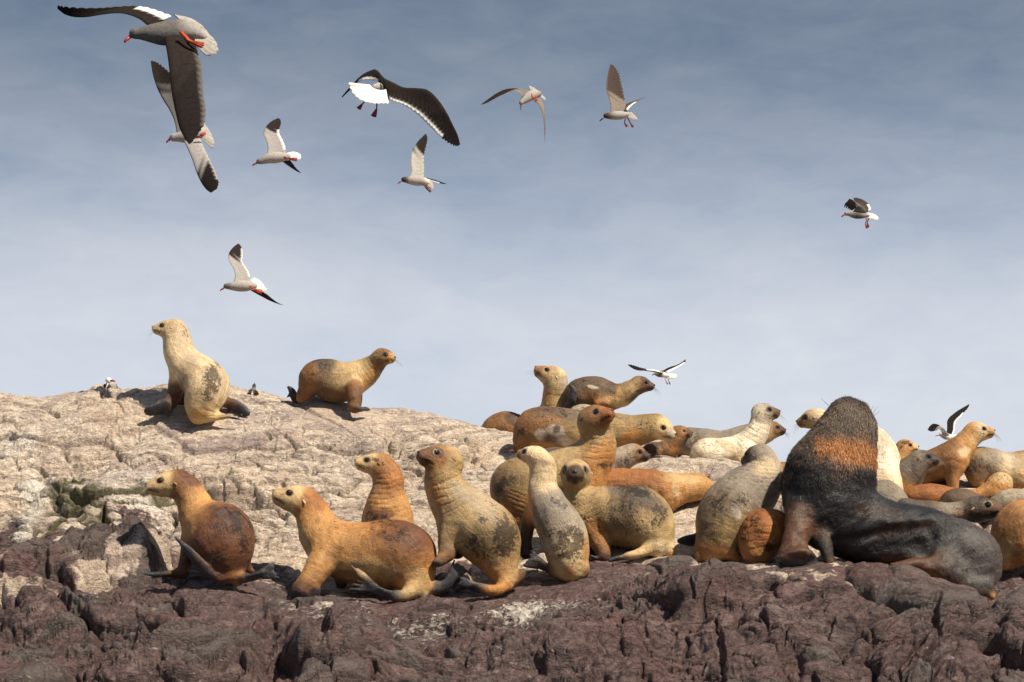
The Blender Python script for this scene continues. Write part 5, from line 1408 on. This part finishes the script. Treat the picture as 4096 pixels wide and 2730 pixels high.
# big gull, top left
gull('largest gull at the top left, dark wings, orange feet tucked under its pale tail', 'GA', 11.9,
    [(662, 262, 0, 44, 's'), (720, 262, 0, 52, 's'), (800, 262, 0, 74, 's'), (900, 262, .01, 98, 's'), (1000, 250, .02, 100, 's'), (1080, 245, .02, 82, 'g'), (1150, 262, .02, 56, 'g'), (1200, 285, .02, 34, 'l')],  # body greys include the shade it flies in, as colour
    (632, 285, 0, 588, 320, -.02, 17), [dict(p=[(1025, 250, -.10, 0), (1080, 315, -.11), (1120, 332, -.11), (1210, 355, -.11)], r=16, w=.18), dict(p=[(1060, 280, -.05), (1100, 325, -.08), (1130, 340, -.09), (1200, 368, -.09)], r=13, w=.15)],
    [dict(st=[(770, 205, 955, 125, .02, .06), (700, 150, 850, 84, .06, .10), (600, 112, 735, 52, .12, .15), (500, 104, 620, 46, .16, .19), (390, 118, 480, 56, .22, .22), (290, 134, 360, 62, .26, .25), (190, 134, 220, 58, .30, .28), (115, 112, 110, 48, .33, .31), (62, 72, 60, 42, .35, .33)], col=wing_col('b', 'k', .5, (.0, .28, .60)), nf=16, serr=.03, tip=.30, camber=.03),
     dict(st=[(895, 300, 1130, 290, -.06, -.02), (915, 400, 1155, 390, -.12, -.07), (932, 520, 1190, 510, -.17, -.12), (945, 660, 1196, 640, -.22, -.17), (965, 790, 1208, 760, -.26, -.22), (988, 900, 1222, 860, -.30, -.26), (1018, 1010, 1215, 960, -.33, -.30), (1060, 1090, 1160, 1050, -.35, -.33), (1090, 1130, 1110, 1120, -.36, -.35)], col=wing_col('b', 'k', .30, (.12, .78, .86, 's')), nf=20, serr=.03, tip=.12, camber=.03, t=.018)],
    dict(st=[(1010, 150, 960, 110, .02, .04), (1050, 170, 1100, 140, .02, .04), (1100, 200, 1195, 200, .03, .04), (1130, 225, 1250, 265, .03, .04), (1140, 250, 1300, 320, .02, .03), (1130, 275, 1325, 385, .01, .02), (1110, 300, 1300, 425, 0, .01), (1090, 310, 1235, 440, -.01, 0)], c='l', nf=9),
    eye=(650, 250, -.035, 6))

gull('grey gull half hidden by the big one\'s hanging wing', 'GA', 22.5,
    [(968, 1078, 0, 33, 'g'), (1005, 1075, 0, 38, 'g'), (1060, 1070, 0, 50, 'g'), (1120, 1055, 0, 54, 'g'), (1170, 1040, 0, 42, 'l'), (1200, 1035, 0, 26, 'l')],
    (942, 1088, 0, 915, 1112, 0, 11), [dict(p=[(1150, 1075, -.12), (1180, 1060, -.13), (1222, 1045, -.13)], r=9, w=.25)],
    [dict(st=[(995, 1050, 1120, 1000, .05, .06), (975, 950, 1085, 860, .12, .14), (935, 860, 1030, 720, .2, .22), (885, 780, 985, 620, .27, .3), (840, 690, 930, 560, .35, .37), (808, 590, 885, 520, .42, .44), (795, 520, 838, 488, .47, .48), (790, 478, 800, 476, .5, .5)], col=wing_col('s', 'b', .45), nf=14, tip=.25),
     dict(st=[(1050, 1110, 1175, 1085, -.05, -.05), (1085, 1180, 1210, 1160, -.14, -.14), (1118, 1260, 1240, 1225, -.22, -.22), (1148, 1350, 1275, 1300, -.3, -.3), (1185, 1430, 1305, 1370, -.38, -.38), (1225, 1485, 1322, 1430, -.43, -.43), (1262, 1512, 1310, 1480, -.47, -.47)], col=wing_col('g', 'k', .45, (0, .75, .88, 'l')), nf=14, tip=.10)],
    dict(st=[(1150, 990, 1200, 960, .02, .05), (1180, 1010, 1240, 1005, .02, .04), (1195, 1035, 1275, 1070, .01, .03), (1190, 1060, 1292, 1120, 0, .01), (1175, 1075, 1278, 1166, 0, 0)], c='l', nf=6), eye=(955, 1065, -.06, 5))

gull('pale-bellied gull with one wing raised, left of the pied gull', 'GB', 24,
    [(192, 990, 0, 30, 's'), (230, 980, 0, 38, 'g'), (290, 960, 0, 52, 'l'), (360, 952, 0, 58, 'l'), (430, 945, 0, 46, 'l'), (480, 940, 0, 30, 'l')],
    (168, 1005, 0, 128, 1027, 0, 11), [dict(p=[(440, 948, -.11), (490, 965, -.12), (578, 972, -.12)], r=9, w=.2)],
    [dict(st=[(255, 945, 458, 915, -.02, -.0), (275, 880, 455, 850, .04, .05), (268, 800, 430, 780, .10, .12), (238, 725, 395, 710, .16, .18), (240, 680, 395, 665, .2, .22), (270, 630, 408, 625, .26, .28), (320, 585, 410, 590, .32, .33), (378, 557, 398, 562, .36, .36)], col=wing_col('g', 'b', .52, (.1, .55, .85)), nf=15, serr=.03, tip=.12),
     dict(st=[(415, 985, 500, 975, .08, .1), (465, 1022, 535, 1020, .18, .2), (520, 1060, 560, 1055, .28, .28), (570, 1090, 590, 1085, .36, .36), (606, 1106, 610, 1104, .42, .42)], col=wing_col('b', 'k', .5), nf=10)],
    dict(st=[(440, 915, 535, 892, 0, .02), (455, 925, 590, 905, 0, .02), (465, 940, 612, 930, 0, .01), (460, 955, 610, 962, 0, 0), (445, 965, 575, 988, 0, 0)], c='w', nf=6), legmat='r', eye=(183, 982, -.06, 5))

gull('pied gull banking away with a fanned pure white tail and black back', 'GB', 13.2,
    [(1345, 250, .03, 34, 'l'), (1385, 248, .05, 48, 'l'), (1430, 245, .08, 54, 'g'), (1490, 245, .12, 52, 'b'), (1560, 275, .18, 40, 'b')],
    None, [dict(p=[(1270, 350, .02), (1245, 395, .01), (1225, 415, .01), (1182, 468, 0)], r=9, w=.28), dict(p=[(1375, 360, .02), (1370, 420, .01), (1368, 465, .01), (1333, 548, 0)], r=9, w=.28)],
    [dict(st=[(1520, 205, 1480, 290, .06, .04), (1440, 150, 1410, 215, .05, .04), (1390, 92, 1370, 188, .05, .05), (1345, 68, 1295, 176, .08, .06), (1270, 98, 1222, 180, .12, .08), (1200, 145, 1172, 208, .16, .14), (1142, 198, 1160, 228, .20, .2), (1085, 262, 1108, 272, .24, .24), (1015, 345, 1035, 342, .28, .28)], col=wing_col('b', 'k', .6, (.22, .62, .74)), nf=14, tip=.1),
     dict(st=[(1430, 150, 1480, 365, .02, -.02), (1540, 203, 1540, 395, 0, -.05), (1640, 248, 1640, 428, -.03, -.07), (1760, 255, 1750, 498, -.06, -.1), (1880, 276, 1850, 590, -.1, -.14), (1985, 372, 1925, 668, -.14, -.18), (2070, 500, 1985, 728, -.18, -.21), (2130, 620, 2050, 782, -.22, -.24), (2180, 725, 2125, 825, -.26, -.27), (2204, 815, 2170, 835, -.28, -.28)], col=wing_col('b', 'k', .55, (.04, .72, .80)), nf=24, serr=.03, tip=.28, t=.018)],
    dict(st=[(1300, 222, 1082, 196, -.02, -.06), (1312, 235, 1098, 262, -.02, -.06), (1330, 250, 1145, 335, -.03, -.07), (1350, 262, 1205, 382, -.03, -.07), (1375, 270, 1280, 405, -.03, -.07), (1405, 275, 1350, 415, -.02, -.06), (1435, 275, 1420, 415, -.02, -.05), (1462, 268, 1488, 415, -.01, -.04)], c='w', nf=11), legmat='r')

gull('brown-hooded young gull with one wing straight up, under the pied gull', 'GB', 26,
    [(1640, 1172, 0, 27, 'h'), (1668, 1175, 0, 32, 'h'), (1710, 1180, 0, 42, 'l'), (1770, 1185, 0, 50, 'l'), (1830, 1188, 0, 44, 'l'), (1872, 1195, 0, 28, 'w')],
    (1615, 1188, 0, 1586, 1208, 0, 9), [dict(p=[(1840, 1225, -.02), (1868, 1262, -.02), (1914, 1295, -.02)], r=8, w=.2), dict(p=[(1850, 1220, .03), (1878, 1258, .03), (1905, 1290, .03)], r=8, w=.2)],
    [dict(st=[(1695, 1155, 1838, 1150, -.02, 0), (1718, 1085, 1845, 1070, .02, .05), (1708, 1010, 1842, 990, .08, .10), (1712, 930, 1848, 910, .14, .15), (1735, 860, 1865, 840, .2, .2), (1782, 790, 1878, 775, .26, .26), (1825, 745, 1872, 735, .3, .3), (1858, 714, 1864, 714, .33, .33)], col=wing_col('l', 'b', .48), nf=15, serr=.08, tip=.16),
     dict(st=[(1825, 1148, 1900, 1180, .1, .1), (1890, 1158, 1945, 1192, .2, .2), (1960, 1178, 1990, 1206, .3, .3), (2020, 1198, 2030, 1215, .38, .38), (2066, 1213, 2066, 1216, .42, .42)], col=wing_col('k', 'k', .5, (.1, .55, .72)), nf=10)],
    dict(st=[(1850, 1170, 1905, 1165, 0, .02), (1860, 1185, 1930, 1205, 0, .02), (1862, 1200, 1940, 1245, 0, .01), (1855, 1210, 1935, 1270, 0, 0), (1845, 1215, 1895, 1258, 0, 0)], c='l', nf=5), legmat='d', eye=(1632, 1168, -.05, 4))

gull('diving gull seen from below with drooping long wings and speckled tail', 'GC', 27,
    [(632, 562, -.06, 27, 'n'), (645, 548, -.04, 34, 'g'), (680, 520, -.02, 50, 'l'), (740, 480, 0, 62, 'l'), (800, 455, .02, 58, 'l'), (850, 450, .04, 40, 'n')],
    (630, 592, -.07, 628, 642, -.10, 9), [dict(p=[(762, 450, -.12), (770, 490, -.13), (795, 512, -.13)], r=9, w=.4), dict(p=[(815, 480, -.11), (812, 505, -.12), (825, 542, -.12)], r=9, w=.4)],
    [dict(st=[(655, 480, 740, 425, -.06, .0), (610, 432, 665, 395, -.1, -.04), (560, 415, 590, 383, -.14, -.1), (490, 432, 520, 381, -.2, -.16), (410, 462, 430, 395, -.26, -.24), (330, 502, 335, 438, -.33, -.32), (250, 545, 250, 495, -.4, -.4), (190, 575, 180, 545, -.44, -.44), (145, 583, 135, 580, -.48, -.48)][::1], col=wing_col('n', 'b', .28, (.2, .95, 2.0), edge='w'), nf=16, tip=.15),
     dict(st=[(790, 545, 862, 505, -.04, 0), (842, 580, 900, 555, -.06, -.02), (880, 648, 922, 620, -.08, -.05), (905, 730, 930, 710, -.1, -.08), (914, 820, 934, 810, -.12, -.1), (920, 910, 936, 905, -.13, -.12), (924, 990, 932, 990, -.14, -.14), (926, 1062, 928, 1062, -.15, -.15)], col=wing_col('n', 's', .4), nf=12, tip=.08)],
    dict(st=[(760, 430, 722, 348, .03, .06), (785, 425, 775, 362, .03, .06), (815, 430, 825, 395, .03, .07), (840, 445, 880, 450, .04, .08), (850, 465, 940, 505, .04, .08), (845, 480, 935, 528, .04, .06)], c='l', nf=6), beakd=True)

gull('brown-winged young gull with a dark head and dangling legs, right of the diving one', 'GC', 25,
    [(1682, 722, 0, 33, 'h'), (1705, 722, 0, 38, 'h'), (1745, 720, 0, 48, 'n'), (1810, 718, 0, 56, 'l'), (1870, 715, 0, 52, 'l'), (1920, 708, 0, 36, 'l'), (1950, 705, 0, 24, 'l')],
    (1652, 748, 0, 1610, 782, 0, 11), [dict(p=[(1920, 735, -.1), (1925, 755, -.1), (1913, 805, -.1), (1948, 860, -.1)], r=8, w=.22), dict(p=[(1945, 740, .02), (1965, 770, .02), (1985, 812, .02), (2022, 865, .02)], r=8, w=.22)],
    [dict(st=[(1732, 690, 1895, 680, -.03, 0), (1740, 620, 1928, 610, 0, .03), (1728, 540, 1918, 520, .04, .08), (1705, 460, 1902, 430, .09, .12), (1688, 390, 1880, 345, .14, .17), (1692, 300, 1862, 265, .2, .22), (1702, 220, 1845, 195, .25, .27), (1718, 150, 1810, 135, .3, .31), (1738, 85, 1770, 92, .34, .34)], col=wing_col('n', 'h', .32, edge='n'), nf=17, serr=.07, tip=.38),
     dict(st=[(1885, 640, 1935, 680, .1, .1), (1930, 580, 1975, 625, .18, .18), (2000, 548, 2025, 575, .27, .27), (2080, 518, 2090, 538, .36, .36), (2140, 495, 2140, 505, .42, .42), (2168, 485, 2168, 488, .45, .45)], col=wing_col('h', 's', .5, (.1, .5, .6)), nf=10)],
    dict(st=[(1915, 680, 2000, 678, .0, .02), (1930, 692, 2035, 705, 0, .02), (1935, 705, 2060, 735, 0, .02), (1930, 720, 2082, 766, 0, .01), (1920, 730, 2040, 772, 0, 0)], c='l', nf=6), legmat='d', beakd=True, eye=(1672, 715, -.07, 4))

gull('lone low gull gliding left above the cream crest sea lion, S-shaped raised wing', 'GD', 23,
    [(455, 1065, 0, 50, 's'), (510, 1065, 0, 58, 's'), (580, 1065, 0, 78, 'l'), (680, 1062, 0, 98, 'l'), (780, 1062, 0, 98, 'l'), (870, 1060, 0, 78, 'l'), (950, 1060, 0, 52, 'l')],
    (415, 1098, 0, 357, 1134, 0, 18), [dict(p=[(865, 1060, -.11), (945, 1128, -.12), (1092, 1168, -.12)], r=14, w=.22), dict(p=[(900, 1070, -.06), (970, 1130, -.09), (1085, 1180, -.09)], r=12, w=.18)],
    [dict(st=[(588, 1000, 868, 985, -.03, -.01), (608, 880, 868, 880, .02, .04), (590, 780, 828, 780, .07, .09), (545, 695, 775, 700, .12, .14), (500, 610, 735, 630, .16, .18), (492, 540, 740, 550, .2, .22), (520, 460, 742, 470, .25, .26), (580, 385, 728, 400, .3, .31), (662, 322, 700, 345, .35, .35)], col=wing_col('g', 'b', .56, (.1, .85, .88)), nf=17, serr=.03, tip=.10),
     dict(st=[(880, 1140, 1060, 1110, .1, .12), (960, 1185, 1110, 1170, .18, .2), (1080, 1250, 1180, 1215, .26, .28), (1200, 1312, 1262, 1285, .34, .35), (1330, 1365, 1355, 1350, .42, .42), (1450, 1400, 1452, 1398, .48, .48)], col=wing_col('b', 'k', .6), nf=12)],
    dict(st=[(870, 975, 940, 915, .0, .03), (890, 985, 1020, 945, 0, .03), (910, 1005, 1090, 1010, 0, .03), (920, 1035, 1140, 1080, 0, .02), (915, 1065, 1178, 1130, 0, .01), (900, 1090, 1110, 1150, 0, 0)], c='w', nf=8), eye=(448, 1055, -.05, 6))

gull('small gull alone at the far right, wings arched over its back, red legs hanging', 'GE', 31,
    [(668, 895, 0, 68, 'g'), (740, 895, 0, 78, 'g'), (830, 910, 0, 102, 'g'), (950, 930, 0, 124, 's'), (1080, 940, 0, 122, 's'), (1200, 935, 0, 108, 'g'), (1300, 930, 0, 76, 'l'), (1370, 940, 0, 50, 'w')],  # grey body against white tail: shade and sun put into the plumage colour
    (610, 930, 0, 525, 985, 0, 30), [dict(p=[(1280, 1030, -.02), (1308, 1090, -.02), (1265, 1215, -.02), (1322, 1370, -.02)], r=18, w=.18), dict(p=[(1350, 1030, .04), (1362, 1075, .04), (1322, 1185, .04), (1368, 1338, .04)], r=18, w=.18)],
    [dict(st=[(1270, 800, 1340, 850, .06, .04), (1230, 735, 1400, 790, .1, .1), (1180, 680, 1442, 750, .14, .14), (1110, 625, 1400, 640, .18, .18), (1040, 580, 1300, 530, .22, .22), (980, 540, 1180, 455, .26, .26), (930, 500, 1060, 412, .3, .3), (895, 440, 970, 398, .33, .33), (885, 410, 900, 402, .35, .35)], col=wing_col('h', 'h', .5, (.1, .42, .72)), nf=12, tip=.08),
     dict(st=[(1310, 880, 870, 830, -.08, -.1), (1290, 800, 905, 790, -.1, -.12), (1230, 710, 930, 745, -.12, -.14), (1130, 640, 930, 735, -.15, -.16), (1030, 590, 905, 760, -.17, -.18), (960, 540, 850, 800, -.2, -.2), (900, 490, 790, 795, -.22, -.22), (840, 455, 720, 760, -.24, -.24), (765, 428, 630, 720, -.26, -.26)], col=wing_col('s', 'k', .48), nf=14, serr=.03, tip=.5)],
    dict(st=[(1280, 880, 1420, 880, 0, .02), (1300, 900, 1540, 910, 0, .02), (1320, 930, 1640, 970, 0, .02), (1320, 960, 1690, 1035, 0, .01), (1310, 990, 1640, 1100, 0, 0), (1290, 1010, 1500, 1085, 0, 0)], c='w', nf=8), legmat='r', eye=(650, 878, -.1, 9), vox=.006)

gull('gull with snow-white tail skimming past the dark top sea lion\'s nose', 'GF', 26,
    [(1140, 772, 0, 38, 'g'), (1175, 775, 0, 52, 'g'), (1230, 785, 0, 72, 's'), (1310, 795, 0, 80, 's'), (1380, 800, 0, 72, 'w'), (1450, 810, 0, 56, 'w'), (1520, 820, 0, 38, 'w')],  # grey front half: the wing's shade painted on the body
    (1105, 780, 0, 1072, 808, 0, 16), [dict(p=[(1405, 870, -.02), (1415, 900, -.02), (1438, 975, -.02), (1485, 1062, -.02)], r=10, w=.16), dict(p=[(1490, 870, .03), (1500, 905, .03), (1514, 980, .03), (1552, 1066, .03)], r=10, w=.16)],
    [dict(st=[(1350, 765, 1360, 735, -.05, -.02), (1200, 742, 1220, 690, -.12, -.06), (1080, 716, 1090, 660, -.18, -.12), (950, 702, 950, 655, -.24, -.2), (850, 692, 850, 628, -.29, -.26), (740, 690, 730, 598, -.34, -.32), (620, 668, 600, 552, -.38, -.37), (510, 612, 490, 522, -.42, -.41), (425, 545, 415, 525, -.45, -.45)], col=wing_col('b', 'k', .6, (.02, .42, .45)), nf=16, tip=.30),
     dict(st=[(1250, 702, 1460, 745, .05, .02), (1360, 684, 1520, 718, .1, .06), (1440, 638, 1600, 682, .16, .12), (1550, 588, 1690, 640, .24, .2), (1700, 545, 1790, 575, .32, .3), (1830, 482, 1880, 520, .4, .38), (1910, 425, 1935, 480, .44, .43), (1965, 385, 1968, 440, .47, .47)], col=wing_col('k', 'k', .6, (.08, .85, .55)), nf=16, tip=.35)],
    dict(st=[(1370, 760, 1500, 762, 0, .02), (1390, 770, 1640, 775, 0, .02), (1400, 790, 1735, 790, 0, .02), (1400, 815, 1738, 835, 0, .01), (1390, 840, 1690, 880, 0, 0), (1370, 860, 1610, 908, 0, 0), (1350, 865, 1470, 895, 0, 0)], c='w', nf=9), beakd=True, legmat='r', vox=.006)

gull('black and white gull rising behind the reared tan sea lion at the right', 'GG', 25,
    [(795, 1128, 0, 48, 'l'), (835, 1140, 0, 58, 'l'), (890, 1165, 0, 76, 'g'), (960, 1190, 0, 86, 'g'), (1040, 1200, 0, 78, 'w'), (1120, 1190, 0, 60, 'w'), (1190, 1175, 0, 40, 'w')],
    (745, 1147, 0, 662, 1166, 0, 17), [],
    [dict(st=[(840, 1150, 1075, 1155, -.04, -.02), (830, 1060, 985, 1060, -.08, -.05), (795, 990, 905, 960, -.11, -.09), (750, 970, 800, 880, -.15, -.13), (690, 1000, 720, 838, -.19, -.18), (630, 1022, 650, 815, -.23, -.22), (560, 1040, 580, 815, -.27, -.26), (490, 1030, 505, 868, -.31, -.31), (435, 990, 445, 960, -.34, -.34)], col=wing_col('g', 'k', .46, (-1, -1, 1), edge=None), nf=15, tip=.3),
     dict(st=[(975, 1060, 1150, 1110, .04, .06), (985, 960, 1200, 1000, .08, .1), (985, 840, 1210, 880, .13, .15), (990, 740, 1235, 770, .18, .2), (1050, 640, 1300, 680, .23, .25), (1150, 550, 1385, 600, .29, .31), (1300, 440, 1480, 485, .36, .37), (1450, 352, 1560, 400, .42, .43), (1612, 258, 1618, 300, .48, .48)], col=wing_col('k', 'k', .5, (0, .72, .80)), nf=17, tip=.12)],
    dict(st=[(1040, 1150, 1240, 1118, .02, .04), (1050, 1180, 1260, 1150, .02, .04), (1050, 1210, 1200, 1220, .01, .03), (1040, 1230, 1100, 1270, 0, .01), (1030, 1240, 1015, 1280, 0, 0)], c='w', nf=6), eye=(780, 1120, -.05, 6), vox=.006)

# two gulls resting on the crest
yg = BASE[1][2] + .55
gull('white-headed gull preening on the crest left of the cream sea lion', 'GH', 23.3,
    [[(262, 222, 0, 38, 'w'), (275, 232, -.02, 36, 'w'), (290, 262, 0, 42, 'g'), (295, 305, 0, 62, 'g'), (295, 345, .02, 66, 'g')], [(225, 290, .02, 26, 'k'), (215, 330, .02, 30, 'k'), (212, 352, .02, 24, 'k')], [(352, 280, .02, 16, 'k'), (364, 320, .02, 18, 'k'), (366, 350, .02, 16, 'k')]],
    (292, 228, -.07, 340, 232, -.09, 15), [],
    [dict(st=[(240, 262, 262, 258, -.05, -.07), (222, 290, 250, 290, -.07, -.09), (205, 320, 235, 325, -.07, -.09), (192, 350, 220, 350, -.05, -.07)], col=wing_col('k', 'k', .5, (0, .9, .7)), nf=6)], None, eye=(268, 212, -.075, 4), group='gulls resting on the crest', name='gull', vox=.006)
gull('dark-headed young gull squatting on the crest between two sea lions', 'GH', 23.2,
    [(2092, 285, 0, 21, 'k'), (2090, 302, 0, 25, 'h'), (2088, 330, 0, 25, 'g'), (2080, 360, .0, 38, 's'), (2068, 390, .02, 62, 'b'), (2066, 425, .03, 70, 'b')],
    (2094, 268, .02, 2100, 256, .06, 6), [],
    [dict(st=[(2055, 350, 2085, 345, -.03, -.06), (2020, 370, 2070, 372, -.07, -.10), (2000, 395, 2060, 405, -.08, -.11), (1992, 425, 2050, 428, -.07, -.1)], col=wing_col('h', 'b', .5, (.2, .9, .9)), nf=6),
     dict(st=[(2120, 352, 2092, 346, -.03, -.06), (2145, 378, 2100, 376, -.07, -.10), (2150, 408, 2095, 405, -.07, -.10)], col=wing_col('b', 'b', .5), nf=5)], None, group='gulls resting on the crest', beakd=True, legmat='d', vox=.006)
